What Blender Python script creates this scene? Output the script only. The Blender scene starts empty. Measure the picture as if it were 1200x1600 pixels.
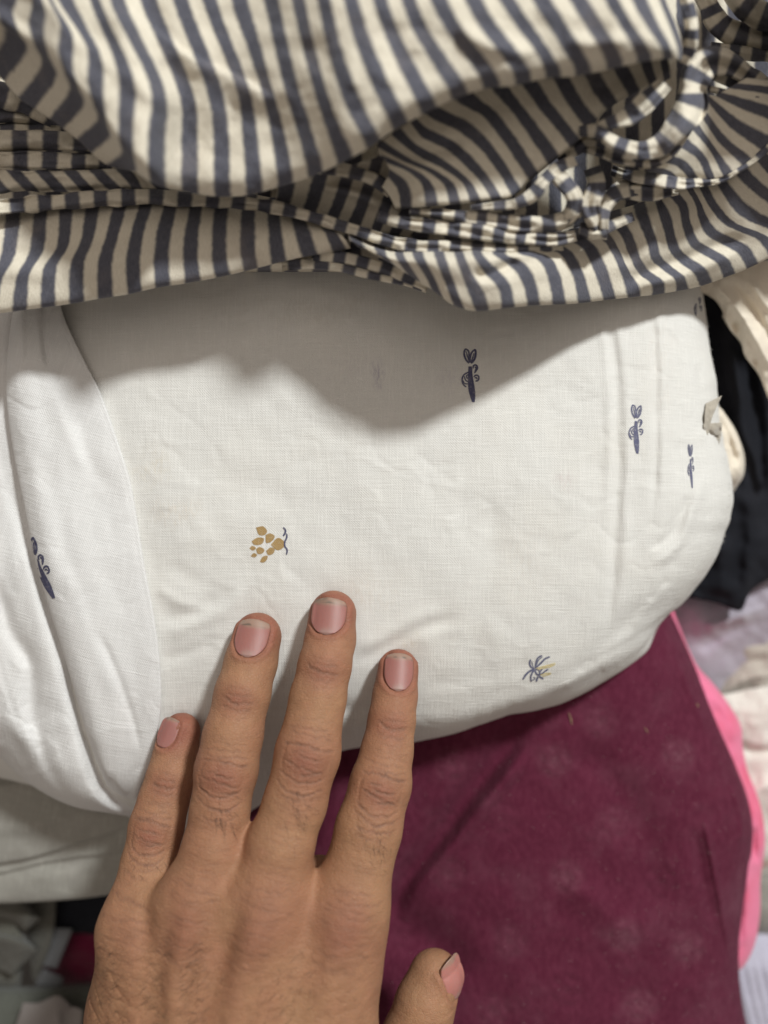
import bpy, bmesh, math, random
import numpy as np
from mathutils import Vector
from mathutils.bvhtree import BVHTree

random.seed(4)
rng = np.random.default_rng(4)
S = bpy.context.scene
COL = S.collection

# ------------------------------------------------------------------ camera
BASE = 150.0          # mm from the ground to the top of the white cloth
CAMH = 240.0          # mm from the top of the white cloth to the lens
cam_d = bpy.data.cameras.new("camera")
cam = bpy.data.objects.new("camera", cam_d)
COL.objects.link(cam)
cam.location = (0, 0, (BASE + CAMH) / 1000)
cam.rotation_euler = (0, 0, 0)
cam_d.sensor_width = 36
cam_d.sensor_fit = 'AUTO'
cam_d.lens = 18 / 0.666
cam_d.clip_start = 0.01
cam_d.clip_end = 20
cam_d.dof.use_dof = True
cam_d.dof.focus_distance = 0.232
cam_d.dof.aperture_fstop = 4.1
S.camera = cam

# ------------------------------------------------------------------ light
W = bpy.data.worlds.new("World")
S.world = W
W.use_nodes = True
bg = W.node_tree.nodes["Background"]
bg.inputs[0].default_value = (1.0, 0.89, 0.78, 1)
bg.inputs[1].default_value = 0.228
key_d = bpy.data.lights.new("ceiling_lamp", 'AREA')
key_d.shape = 'DISK'
key_d.size = 0.20
key_d.energy = 32.5
key_d.color = (0.968, 1.0, 0.982)
key = bpy.data.objects.new("ceiling_lamp", key_d)
COL.objects.link(key)
Ldir = Vector((0.60, 0.85, 1.0)).normalized()
key.location = Vector((0, 0, 0.15)) + Ldir * 1.8
key.rotation_euler = Ldir.to_track_quat('Z', 'Y').to_euler()
# broad overhead fill, added to brighten the shade; stands for no known fixture
fill_d = bpy.data.lights.new("added_fill", 'AREA')
fill_d.shape = 'RECTANGLE'
fill_d.size = 1.6
fill_d.size_y = 1.2
fill_d.energy = 5.0
fill_d.color = (1.0, 0.90, 0.80)
fill = bpy.data.objects.new("added_fill", fill_d)
COL.objects.link(fill)
fill.location = (-0.1, 0.35, 1.9)
fill.rotation_euler = (Vector(fill.location) - Vector((0, 0, 0.15))).to_track_quat('Z', 'Y').to_euler()
S.view_settings.view_transform = 'Standard'
S.view_settings.look = 'None'
S.view_settings.exposure = 0.0
S.view_settings.gamma = 1.0
S.cycles.max_bounces = 8

# ------------------------------------------------------------------ helpers
K = 0.666 / 800.0


def mm(px, py, h):
    """A spot seen at (px, py) in the photograph and lying h mm above the top of the
    white cloth, in millimetres (x, y, z above the white cloth)."""
    d = CAMH - h
    return np.array([(px - 600) * K * d, (800 - py) * K * d, h], float)


def mm_grid(g):
    d = CAMH - g[..., 2]
    return np.stack([(g[..., 0] - 600) * K * d, (800 - g[..., 1]) * K * d, g[..., 2]], -1)


def world(m):
    m = np.asarray(m, float)
    return np.stack([m[..., 0], m[..., 1], m[..., 2] + BASE], -1) / 1000.0


def hermite(ts, pts, t):
    ts = np.asarray(ts, float)
    pts = np.asarray(pts, float)
    n = len(ts)
    if n == 1:
        return np.repeat(pts, len(t), 0)
    d = np.diff(pts, axis=0) / np.diff(ts)[:, None]
    m = np.zeros_like(pts)
    m[0], m[-1] = d[0], d[-1]
    for i in range(1, n - 1):
        h0, h1 = ts[i] - ts[i - 1], ts[i + 1] - ts[i]
        m[i] = (d[i - 1] * h1 + d[i] * h0) / (h0 + h1)
    k = np.clip(np.searchsorted(ts, t, side='right') - 1, 0, n - 2)
    hh = (ts[k + 1] - ts[k])
    s = ((t - ts[k]) / hh)[:, None]
    hh = hh[:, None]
    return ((2 * s**3 - 3 * s**2 + 1) * pts[k] + (s**3 - 2 * s**2 + s) * hh * m[k]
            + (-2 * s**3 + 3 * s**2) * pts[k + 1] + (s**3 - s**2) * hh * m[k + 1])


def resample(pts, n, power=0.7):
    pts = np.asarray(pts, float)
    seg = np.linalg.norm(np.diff(pts[:, :2], axis=0), axis=1) + 1e-3
    seg = seg + 2 * np.abs(np.diff(pts[:, 2]))
    ts = np.concatenate([[0], np.cumsum(seg**power)])
    ts /= ts[-1]
    return hermite(ts, pts, np.linspace(0, 1, n))


def from_cols(us, cols, nu, nv):
    c = np.stack([resample(p, nv) for p in cols], 1)          # nv, ncol, 3
    u = np.linspace(us[0], us[-1], nu)
    g = np.stack([hermite(us, c[i], u) for i in range(nv)], 0)
    return g, np.broadcast_to(u, (nv, nu))


def from_rows(rows, nu, nv, power=0.8):
    r = np.stack([resample(p, nu, power) for p in rows], 0)
    t = np.linspace(0, 1, len(rows))
    tv = np.linspace(0, 1, nv)
    g = np.stack([hermite(t, r[:, j], tv) for j in range(nu)], 1)
    return g, np.broadcast_to(np.linspace(0, 1, nu), (nv, nu))


def _hash(ix, iy, seed):
    with np.errstate(over='ignore'):
        n = (ix.astype(np.int64) * 374761393 + iy.astype(np.int64) * 668265263 + seed * 974634777) & 0xFFFFFFFF
        n = ((n ^ (n >> 13)) * 1274126177) & 0xFFFFFFFF
        n = n ^ (n >> 16)
    return (n & 0xFFFF) / 65535.0 * 2 - 1


def noise(x, y, seed=0):
    ix, iy = np.floor(x), np.floor(y)
    fx, fy = x - ix, y - iy
    fx = fx**3 * (fx * (fx * 6 - 15) + 10)
    fy = fy**3 * (fy * (fy * 6 - 15) + 10)
    a, b = _hash(ix, iy, seed), _hash(ix + 1, iy, seed)
    c, d = _hash(ix, iy + 1, seed), _hash(ix + 1, iy + 1, seed)
    return (a * (1 - fx) + b * fx) * (1 - fy) + (c * (1 - fx) + d * fx) * fy


def fbm(x, y, seed=0, o=3):
    s = 0
    a = 1.0
    for i in range(o):
        s = s + a * noise(x * 2**i + i * 7.3, y * 2**i - i * 3.1, seed + i)
        a *= 0.5
    return s


def polydist(x, y, pts):
    """distance, signed side and fraction along a polyline"""
    pts = np.asarray(pts, float)
    best = np.full(x.shape, 1e9)
    side = np.zeros(x.shape)
    frac = np.zeros(x.shape)
    L = np.concatenate([[0], np.cumsum(np.linalg.norm(np.diff(pts, axis=0), axis=1))])
    for i in range(len(pts) - 1):
        a, b = pts[i], pts[i + 1]
        e = b - a
        l2 = e @ e
        t = np.clip(((x - a[0]) * e[0] + (y - a[1]) * e[1]) / l2, 0, 1)
        dx, dy = x - a[0] - t * e[0], y - a[1] - t * e[1]
        d = np.hypot(dx, dy)
        m = d < best
        best = np.where(m, d, best)
        side = np.where(m, np.sign(e[0] * dy - e[1] * dx), side)
        frac = np.where(m, (L[i] + t * math.sqrt(l2)) / L[-1], frac)
    return best, side, frac


def smooth_path(pts, n=24):
    p = np.asarray([(a[0], a[1], 0) for a in pts], float)
    return resample(p, n, 1.0)[:, :2]


def crease(g, pts, w, a, step=False):
    """add a ridge (a > 0) or groove (a < 0), w photo-pixels wide, a mm high; step = one sided"""
    pth = smooth_path(pts)
    wob = 0.3 * w * noise(g[..., 0] / (20 + 5 * w), g[..., 1] / (20 + 5 * w), int(abs(pts[0][0]) + w))
    d, s, f = polydist(g[..., 0] + wob, g[..., 1] + wob, pth)
    fade = np.clip(np.minimum(f, 1 - f) * 5, 0, 1)
    fade = fade * fade * (3 - 2 * fade)
    if step:
        sd = d * s
        prof = np.where(sd > 0, np.exp(-(sd / (w * 4))**2), np.exp(-(sd / (w * 0.6))**2))
    else:
        prof = np.exp(-(d / w)**2)
    g[..., 2] += a * prof * fade


def add_mesh(name, v, faces, mat, parent=None, attrs=None, cols=None, smooth=True):
    """v in metres (n,3), faces (m,4) or (m,3) int array"""
    me = bpy.data.meshes.new(name)
    v = np.ascontiguousarray(v, np.float32)
    f = np.asarray(faces, np.int32)
    m, k = f.shape
    me.vertices.add(len(v))
    me.vertices.foreach_set("co", v.ravel())
    me.loops.add(m * k)
    me.loops.foreach_set("vertex_index", f.ravel())
    me.polygons.add(m)
    me.polygons.foreach_set("loop_start", np.arange(0, m * k, k, dtype=np.int32))
    me.polygons.foreach_set("loop_total", np.full(m, k, np.int32))
    me.update(calc_edges=True)
    if smooth:
        me.polygons.foreach_set("use_smooth", np.ones(m, bool))
    for n_, val in (attrs or {}).items():
        at = me.attributes.new(n_, 'FLOAT', 'POINT')
        at.data.foreach_set("value", np.ascontiguousarray(val, np.float32).ravel())
    for n_, val in (cols or {}).items():
        at = me.attributes.new(n_, 'FLOAT_COLOR', 'POINT')
        val = np.asarray(val, np.float32)
        if val.shape[1] == 3:
            val = np.concatenate([val, np.ones((len(val), 1), np.float32)], 1)
        at.data.foreach_set("color", np.ascontiguousarray(val).ravel())
    if mat:
        me.materials.append(mat)
    ob = bpy.data.objects.new(name, me)
    COL.objects.link(ob)
    if parent:
        ob.parent = parent
    return ob


def grid_faces(nv, nu):
    i = np.arange(nv * nu).reshape(nv, nu)
    return np.stack([i[:-1, :-1], i[1:, :-1], i[1:, 1:], i[:-1, 1:]], -1).reshape(-1, 4)


def sheet(name, g, su, mat, parent=None, thick=0.5, sv=None):
    """g: (nv, nu, 3) photo-pixel/height grid -> cloth mesh"""
    nv, nu = g.shape[:2]
    if mat is M_STRIPE:          # the heap of folds stands this much taller
        g = g.copy()
        g[..., 2] = np.where(g[..., 2] > 0, g[..., 2] * 1.27, g[..., 2])
    m = mm_grid(g)
    v = world(m).reshape(-1, 3)
    f = grid_faces(nv, nu)
    if sv is None:
        sv = np.cumsum(np.concatenate([np.zeros((1, nu)), np.linalg.norm(np.diff(m, axis=0), axis=2)], 0), 0)
    e1, e2 = v[f[:, 1]] - v[f[:, 0]], v[f[:, 3]] - v[f[:, 0]]
    if np.cross(e1, e2)[:, 2].sum() < 0:
        f = f[:, ::-1]
    ob = add_mesh(name, v, f, mat, parent, {"su": np.array(su).reshape(-1), "sv": np.array(sv).reshape(-1)})
    if thick:
        md = ob.modifiers.new("thickness", 'SOLIDIFY')
        md.thickness = thick / 1000
        md.offset = -1
    return ob


def roll(name, path, width, mat, parent, depth=None, nseg=18, per=10, arc=125, jig=0.0, wave=0.0):
    """a rolled fold of cloth: path of (px, py, h, u); width in photo-pixels"""
    p = np.asarray(path, float)
    n = max(12, (len(p) - 1) * per)
    seg = np.linalg.norm(np.diff(p[:, :2], axis=0), axis=1) + 1e-3
    ts = np.concatenate([[0], np.cumsum(seg)])
    t = np.linspace(0, ts[-1], n)
    q = hermite(ts, p, t)
    tg = np.gradient(q[:, :2], axis=0)
    tg /= np.linalg.norm(tg, axis=1)[:, None] + 1e-9
    nr = np.stack([-tg[:, 1], tg[:, 0]], 1)
    w = np.interp(np.linspace(0, 1, n), np.linspace(0, 1, len(np.atleast_1d(width))), np.atleast_1d(width)) / 2
    w = w * (1 + wave * noise(t / 22.0, t * 0 + p[0, 0], 5))
    dep = (depth if depth is not None else 0.17) * w
    an = np.radians(np.linspace(-arc, arc, nseg))
    g = np.zeros((nseg, n, 3))
    for k, a in enumerate(an):
        g[k, :, 0] = q[:, 0] + nr[:, 0] * w * math.sin(a)
        g[k, :, 1] = q[:, 1] + nr[:, 1] * w * math.sin(a)
        g[k, :, 2] = q[:, 2] + dep * (math.cos(a) - 1)
    K_, T_ = np.meshgrid(np.arange(nseg), t, indexing='ij')
    g[..., 2] += 1.3 * noise(K_ * 0.33 + p[0, 0], T_ / 55.0, 17) * np.minimum((w / 12)**1.3, 2.6)[None] + 0.5 * noise(K_ * 0.8 + p[0, 1], T_ / 30.0, 19)
    g[..., 2] += 0.35 * fbm(g[..., 0] / 18, g[..., 1] / 18, 9)
    su = np.broadcast_to(q[:, 3], (nseg, n)) + jig * np.sin(an)[:, None]
    return sheet(name, g, su, mat, parent, 0.0)


def thing(name, label, cat, kind=None, group=None, loc=(0, 0, 0)):
    o = bpy.data.objects.new(name, None)
    COL.objects.link(o)
    o.location = loc
    return tag(o, label, cat, kind, group)


def tag(o, label=None, cat=None, kind=None, group=None):
    if label:
        o["label"] = label
    if cat:
        o["category"] = cat
    if kind:
        o["kind"] = kind
    if group:
        o["group"] = group
    return o


# ------------------------------------------------------------------ materials
class NT:
    def __init__(self, name):
        self.m = bpy.data.materials.new(name)
        self.m.use_nodes = True
        self.t = self.m.node_tree
        self.b = self.t.nodes["Principled BSDF"]
        self.o = self.t.nodes["Material Output"]

    def n(self, typ, **kw):
        nd = self.t.nodes.new(typ)
        for k, v in kw.items():
            if isinstance(k, str) and k.startswith("i_"):
                nd.inputs[int(k[2:])].default_value = v
            else:
                setattr(nd, k, v)
        return nd

    def l(self, a, b):
        self.t.links.new(a, b)

    def math(self, op, a, b=None, clamp=False):
        nd = self.n("ShaderNodeMath", operation=op, use_clamp=clamp)
        for i, x in enumerate((a, b)):
            if x is None:
                continue
            if isinstance(x, (int, float)):
                nd.inputs[i].default_value = x
            else:
                self.l(x, nd.inputs[i])
        return nd.outputs[0]

    def mix(self, f, a, b):
        nd = self.n("ShaderNodeMix", data_type='RGBA')
        for i, x in ((0, f), (6, a), (7, b)):
            if isinstance(x, (int, float)):
                nd.inputs[i].default_value = x
            elif isinstance(x, tuple):
                nd.inputs[i].default_value = (*x, 1) if len(x) == 3 else x
            else:
                self.l(x, nd.inputs[i])
        return nd.outputs[2]

    def attr(self, name):
        return self.n("ShaderNodeAttribute", attribute_name=name)

    def vec(self, x, y, z=0.0):
        nd = self.n("ShaderNodeCombineXYZ")
        for i, a in enumerate((x, y, z)):
            if isinstance(a, (int, float)):
                nd.inputs[i].default_value = a
            else:
                self.l(a, nd.inputs[i])
        return nd.outputs[0]

    def noise(self, vec, scale, detail=3, rough=0.55, scl=None):
        if scl is not None:
            mp = self.n("ShaderNodeMapping")
            mp.inputs[3].default_value = scl
            self.l(vec, mp.inputs[0])
            vec = mp.outputs[0]
        nd = self.n("ShaderNodeTexNoise")
        nd.inputs["Scale"].default_value = scale
        nd.inputs["Detail"].default_value = detail
        nd.inputs["Roughness"].default_value = rough
        self.l(vec, nd.inputs["Vector"])
        return nd.outputs[0]

    def ramp(self, f, lo, hi, to0=0.0, to1=1.0):
        nd = self.n("ShaderNodeMapRange", interpolation_type='SMOOTHSTEP')
        self.l(f, nd.inputs[0])
        for i, x in enumerate((lo, hi, to0, to1)):
            nd.inputs[i + 1].default_value = x
        return nd.outputs[0]

    def bump(self, h, strength=0.4, dist=0.0003, prev=None):
        nd = self.n("ShaderNodeBump")
        nd.inputs["Strength"].default_value = strength
        nd.inputs["Distance"].default_value = dist
        self.l(h, nd.inputs["Height"])
        if prev is not None:
            self.l(prev, nd.inputs["Normal"])
        return nd.outputs[0]

    def pos(self):
        return self.n("ShaderNodeTexCoord").outputs["Object"]


def weave(nt, p, pitch=0.00075, rot=0.0):
    """plain weave: slubs along both thread directions + over/under pattern; returns (height, tone)"""
    mp = nt.n("ShaderNodeMapping")
    mp.inputs[2].default_value = (0, 0, rot)
    nt.l(p, mp.inputs[0])
    p = mp.outputs[0]
    warp = nt.noise(p, 1.0, 3, 0.6, (1900, 130, 130))
    weft = nt.noise(p, 1.0, 3, 0.6, (120, 1900, 130))
    sep = nt.n("ShaderNodeSeparateXYZ")
    nt.l(p, sep.inputs[0])
    k = 2 * math.pi / pitch
    wob = nt.math('MULTIPLY', nt.noise(p, 160, 2), 9.0)
    sx = nt.math('SINE', nt.math('ADD', nt.math('MULTIPLY', sep.outputs[0], k), wob))
    sy = nt.math('SINE', nt.math('ADD', nt.math('MULTIPLY', sep.outputs[1], k), wob))
    w = nt.math('MULTIPLY', sx, sy)
    h = nt.math('ADD', nt.math('ADD', warp, weft), nt.math('MULTIPLY', w, 0.22))
    return h, warp, weft, w


def cloth_mat(name, col, col2=None, rough=0.9, pitch=0.00075, rot=0.0, slub=0.12, bump=0.35, sheen=0.15, mottle=0.12):
    nt = NT(name)
    p = nt.pos()
    h, warp, weft, w = weave(nt, p, pitch, rot)
    tone = nt.math('ADD', nt.math('MULTIPLY', nt.ramp(warp, 0.45, 0.8), 0.55), nt.math('MULTIPLY', nt.ramp(weft, 0.5, 0.8), 0.45))
    dark = tuple(c * (1 - slub * 1.3) for c in col)
    lite = tuple(min(0.9, c * (1 + slub)) for c in col)
    c = nt.mix(tone, dark, lite)
    big = nt.noise(p, 45, 4)
    c = nt.mix(nt.math('MULTIPLY', nt.ramp(big, 0.4, 0.75), mottle * 3), c, col2 or tuple(x * 0.85 for x in col))
    nt.l(c, nt.b.inputs["Base Color"])
    nt.b.inputs["Roughness"].default_value = rough
    nt.b.inputs["Specular IOR Level"].default_value = 0.2
    nt.b.inputs["Sheen Weight"].default_value = sheen
    nt.b.inputs["Sheen Roughness"].default_value = 0.6
    nt.l(nt.bump(h, bump, 0.0003), nt.b.inputs["Normal"])
    return nt


# white printed cotton, with the stains the cloth carries
WH = cloth_mat("white_cotton", (0.79, 0.775, 0.745), (0.765, 0.735, 0.68), slub=0.06, bump=0.6, sheen=0.05, mottle=0.10)


def stain(nt, spots):
    p = nt.pos()
    base = nt.b.inputs["Base Color"].links[0].from_socket
    grain = nt.noise(p, 1.0, 3, 0.7, (1500, 420, 300))
    cloud = nt.noise(p, 170, 4)
    for (px, py, rx, ry, col, a) in spots:
        c = world(mm(px, py, 0))
        mp = nt.n("ShaderNodeMapping")
        mp.inputs[1].default_value = (-c[0] / (rx * 2e-4), -c[1] / (ry * 2e-4), 0)
        mp.inputs[3].default_value = (1 / (rx * 2e-4), 1 / (ry * 2e-4), 0)
        nt.l(p, mp.inputs[0])
        ln = nt.n("ShaderNodeVectorMath", operation='LENGTH')
        nt.l(mp.outputs[0], ln.inputs[0])
        r = nt.math('ADD', ln.outputs["Value"], nt.math('MULTIPLY', nt.math('SUBTRACT', cloud, 0.5), 1.6))
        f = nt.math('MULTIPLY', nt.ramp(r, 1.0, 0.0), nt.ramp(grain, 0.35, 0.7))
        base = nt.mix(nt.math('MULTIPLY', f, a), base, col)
    nt.l(base, nt.b.inputs["Base Color"])


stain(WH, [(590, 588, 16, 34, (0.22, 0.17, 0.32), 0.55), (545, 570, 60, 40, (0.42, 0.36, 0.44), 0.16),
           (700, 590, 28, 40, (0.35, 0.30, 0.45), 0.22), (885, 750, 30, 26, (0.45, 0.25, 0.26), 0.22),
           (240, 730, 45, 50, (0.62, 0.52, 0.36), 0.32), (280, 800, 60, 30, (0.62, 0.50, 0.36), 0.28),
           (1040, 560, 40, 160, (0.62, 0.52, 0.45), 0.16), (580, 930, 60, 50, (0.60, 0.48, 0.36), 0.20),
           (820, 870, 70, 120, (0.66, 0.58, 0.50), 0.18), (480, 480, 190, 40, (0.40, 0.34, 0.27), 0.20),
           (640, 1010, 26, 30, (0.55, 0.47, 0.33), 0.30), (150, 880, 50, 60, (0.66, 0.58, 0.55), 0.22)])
M_WHITE = WH.m
M_PLEAT = cloth_mat("white_cotton_bias", (0.80, 0.79, 0.785), (0.77, 0.75, 0.735), slub=0.055, bump=0.6, sheen=0.05, mottle=0.10, rot=0.27).m

# striped jersey
nt = NT("striped_jersey")
p = nt.pos()
su, sv = nt.attr("su").outputs["Fac"], nt.attr("sv").outputs["Fac"]
wob = nt.math('MULTIPLY', nt.math('SUBTRACT', nt.noise(p, 500, 3), 0.5), 0.10)
wob2 = nt.math('MULTIPLY', nt.math('SUBTRACT', nt.noise(p, 60, 2), 0.5), 0.10)
fr = nt.math('FRACT', nt.math('ADD', nt.math('ADD', su, wob), wob2))
tri = nt.math('ABSOLUTE', nt.math('SUBTRACT', fr, 0.5))
f = nt.ramp(tri, 0.19, 0.33)
knit = nt.noise(nt.vec(nt.math('MULTIPLY', su, 26.0), nt.math('MULTIPLY', sv, 0.55), 0.0), 1.0, 3, 0.65)
fz = nt.noise(p, 1500, 3, 0.7)
navy = nt.mix(nt.ramp(knit, 0.3, 0.75), (0.082, 0.083, 0.106), (0.130, 0.130, 0.158))
cream = nt.mix(nt.ramp(knit, 0.3, 0.75), (0.68, 0.62, 0.51), (0.79, 0.73, 0.62))
c = nt.mix(f, navy, cream)
c = nt.mix(nt.math('MULTIPLY', nt.ramp(nt.noise(p, 70, 4), 0.5, 0.8), 0.22), c, (0.36, 0.30, 0.26))
nt.l(c, nt.b.inputs["Base Color"])
nt.b.inputs["Roughness"].default_value = 0.95
nt.b.inputs["Specular IOR Level"].default_value = 0.15
nt.b.inputs["Sheen Weight"].default_value = 0.12
nt.l(nt.bump(nt.math('ADD', knit, fz), 0.45, 0.0004), nt.b.inputs["Normal"])
M_STRIPE = nt.m

# maroon velvet
nt = NT("maroon_velvet")
p = nt.pos()
mot = nt.attr("motif").outputs["Fac"]
nap = nt.noise(p, 1.0, 4, 0.65, (520, 300, 300))
fine = nt.noise(p, 2600, 2, 0.7)
dust = nt.noise(p, 48, 6, 0.66)
c = nt.mix(nt.ramp(nap, 0.3, 0.75), (0.098, 0.015, 0.035), (0.132, 0.025, 0.051))
worn = nt.math('MULTIPLY', nt.math('MULTIPLY', mot, nt.ramp(nt.noise(p, 800, 4, 0.7), 0.28, 0.56)), 0.62)
c = nt.mix(worn, c, (0.235, 0.105, 0.135))
c = nt.mix(nt.math('MULTIPLY', nt.ramp(dust, 0.46, 0.8), 0.5), c, (0.185, 0.068, 0.098))
c = nt.mix(nt.math('MULTIPLY', nt.ramp(fine, 0.70, 0.80), 0.35), c, (0.42, 0.27, 0.31))
nt.l(c, nt.b.inputs["Base Color"])
nt.b.inputs["Roughness"].default_value = 0.95
nt.b.inputs["Specular IOR Level"].default_value = 0.1
nt.b.inputs["Sheen Weight"].default_value = 0.10
nt.b.inputs["Sheen Roughness"].default_value = 0.4
nt.b.inputs["Sheen Tint"].default_value = (0.85, 0.55, 0.68, 1)
nt.l(nt.bump(nt.math('ADD', nap, fine), 0.6, 0.0006), nt.b.inputs["Normal"])
M_VELVET = nt.m

M_PINK = cloth_mat("pink_cloth", (0.88, 0.22, 0.375), (0.78, 0.06, 0.13), slub=0.06, bump=0.2, mottle=0.22).m
M_BLACK = cloth_mat("black_cloth", (0.013, 0.014, 0.020), (0.026, 0.026, 0.033), slub=0.2, bump=0.3, sheen=0.0).m
M_CREAM = cloth_mat("cream_cotton", (0.80, 0.72, 0.60), (0.74, 0.62, 0.54), slub=0.05, bump=0.3).m
M_LAV = cloth_mat("lavender_cloth", (0.42, 0.38, 0.45), (0.33, 0.28, 0.35), slub=0.06, bump=0.2, sheen=0.4).m
M_LAV2 = cloth_mat("pale_lavender_cloth", (0.60, 0.58, 0.70), (0.52, 0.50, 0.64), slub=0.12, bump=0.4).m
M_BEIGE = cloth_mat("beige_cloth", (0.53, 0.48, 0.42), (0.42, 0.38, 0.35), slub=0.08, bump=0.3).m
M_GREY = cloth_mat("grey_linen", (0.40, 0.385, 0.345), (0.36, 0.335, 0.31), slub=0.20, bump=0.5, rot=0.12).m
M_RAG_SHADED = cloth_mat("rag_linen_shaded", (0.13, 0.125, 0.105), (0.105, 0.10, 0.088), slub=0.16, bump=0.5, rot=0.5).m  # darkened: the shade of hand and bundle is put into the colour
M_GREY2 = cloth_mat("grey_green_linen", (0.13, 0.135, 0.115), (0.10, 0.105, 0.095), slub=0.22, bump=0.5, rot=0.3).m
M_MAG = cloth_mat("magenta_cloth", (0.15, 0.004, 0.035), (0.12, 0.004, 0.03), slub=0.08, bump=0.3).m
M_PAPER_SHADED = cloth_mat("white_paper_shaded", (0.26, 0.235, 0.225), (0.23, 0.205, 0.20), slub=0.02, bump=0.08, sheen=0, mottle=0.05).m  # white paper, with the dimness of the lower left corner in its colour
M_CARD_SHADED = cloth_mat("pale_card_shaded", (0.17, 0.175, 0.185), (0.15, 0.155, 0.165), slub=0.02, bump=0.05, sheen=0, mottle=0.05).m  # pale card, colour lowered to include the shade it lies in
M_GROUND = cloth_mat("ground_cloth", (0.20, 0.19, 0.185), (0.13, 0.12, 0.12), slub=0.1, bump=0.4).m
M_RIB = cloth_mat("sheer_ribbon", (0.47, 0.42, 0.35), (0.40, 0.36, 0.30), slub=0.12, bump=0.3, sheen=0.4).m

# cream cloth with small faded pink and olive flowers
nt = cloth_mat("flowered_cotton", (0.78, 0.75, 0.69), (0.74, 0.70, 0.62), slub=0.04, bump=0.3)
p = nt.pos()
base = nt.b.inputs["Base Color"].links[0].from_socket
vo = nt.n("ShaderNodeTexVoronoi")
vo.inputs["Scale"].default_value = 42
nt.l(p, vo.inputs["Vector"])
d = nt.math('ADD', vo.outputs["Distance"], nt.math('MULTIPLY', nt.noise(p, 260, 3), 0.35))
base = nt.mix(nt.math('MULTIPLY', nt.ramp(d, 0.50, 0.36), 0.55), base, (0.40, 0.38, 0.20))
base = nt.mix(nt.math('MULTIPLY', nt.ramp(d, 0.36, 0.28), 0.7), base, (0.72, 0.36, 0.38))
nt.l(base, nt.b.inputs["Base Color"])
M_FLOWER = nt.m


def ink(name, col, fade=0.35):
    nt = NT(name)
    p = nt.pos()
    h, warp, weft, w = weave(nt, p)
    g = nt.noise(p, 1.0, 3, 0.7, (1700, 1100, 500))
    c = nt.mix(nt.math('MULTIPLY', nt.ramp(g, 0.45, 0.75), fade), col, (0.62, 0.60, 0.58))
    nt.l(c, nt.b.inputs["Base Color"])
    nt.b.inputs["Roughness"].default_value = 0.9
    nt.b.inputs["Specular IOR Level"].default_value = 0.2
    nt.l(nt.bump(h, 0.5, 0.0003), nt.b.inputs["Normal"])
    return nt.m


M_INK = ink("navy_print", (0.085, 0.085, 0.155), 0.22)
M_INK2 = ink("faded_navy_print", (0.13, 0.135, 0.215), 0.30)
M_TAN = ink("tan_print", (0.40, 0.265, 0.115), 0.20)
M_YEL = ink("yellow_print", (0.68, 0.55, 0.22), 0.5)

# ------------------------------------------------------------------ ground
g, su_ = from_rows([[(-1500, y, -150), (600, y, -150), (2700, y, -150)] for y in (-1600, 800, 3200)], 30, 40)
tag(sheet("ground", g, su_, M_GROUND, None, 0), kind="structure")

# ------------------------------------------------------------------ white printed cloth
white = thing("white_cloth", "white cotton cloth printed with small navy fish, bunched thick under the hand", "cloth")

edge = [(1075, 330), (1090, 400), (1100, 470), (1112, 560), (1124, 650), (1143, 762), (1132, 842), (1100, 900), (1066, 942)]
left_y = [330, 410, 490, 590, 690, 790, 890, 985, 1065]
rows = []
for (ex, ey), ly in zip(edge, left_y):
    i = left_y.index(ly)
    def yy(x, ly=ly, ex=ex, ey=ey):
        t = np.clip((x - 300) / (ex - 300), 0, 1)
        return ly + (ey - ly) * t**2.2
    drop = [0, 0, 0, 0, 0, 0, -0.6, -2.2, -5.0][i]
    r = [(-120, ly, drop - 16), (40, ly, drop - 9), (150, ly, drop - 1.5), (240, ly, drop), (420, ly, drop + 0.5), (640, yy(640), drop + 1), (820, yy(820), drop),
         (950, yy(950), drop - 2.2), (ex - 90, yy(ex - 90), drop - 4.5), (ex - 42, yy(ex - 42), drop - 9), (ex - 14, yy(ex - 14), drop - 16),
         (ex, ey, drop - 28), (ex - 6, ey + 2, drop - 50)]
    rows.append(r)
# the bottom rounds over to its silhouette and turns under
rows.append([(-120, 1110, -26), (40, 1130, -18), (150, 1142, -10), (240, 1150, -9), (400, 1128, -9.5), (560, 1105, -9), (700, 1095, -9), (830, 1062, -9),
             (920, 1030, -10), (985, 998, -13), (1022, 975, -20), (1042, 962, -32), (1038, 962, -52)])
rows.append([(-120, 1170, -34), (40, 1200, -28), (150, 1226, -19), (230, 1240, -16), (330, 1230, -17), (430, 1172, -16), (560, 1142, -15), (700, 1130, -15), (840, 1090, -15),
             (930, 1052, -16), (995, 1018, -21), (1022, 988, -33), (1030, 975, -54)])
rows.append([(-120, 1185, -50), (40, 1225, -42), (150, 1250, -35), (220, 1268, -32), (330, 1300, -34), (400, 1262, -33), (520, 1178, -32), (660, 1158, -32), (790, 1119, -32), (880, 1097, -32),
             (960, 1055, -33), (1006, 1022, -38), (1012, 1008, -56)])
rows.append([(-120, 1165, -64), (40, 1200, -60), (150, 1222, -58), (220, 1240, -56), (330, 1260, -56), (400, 1215, -56), (520, 1150, -56), (660, 1130, -56), (790, 1095, -56), (880, 1070, -56),
             (950, 1030, -58), (985, 1000, -60), (990, 990, -64)])
g, su_ = from_rows(rows, 380, 300)
X, Y = g[..., 0].copy(), g[..., 1].copy()
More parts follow.
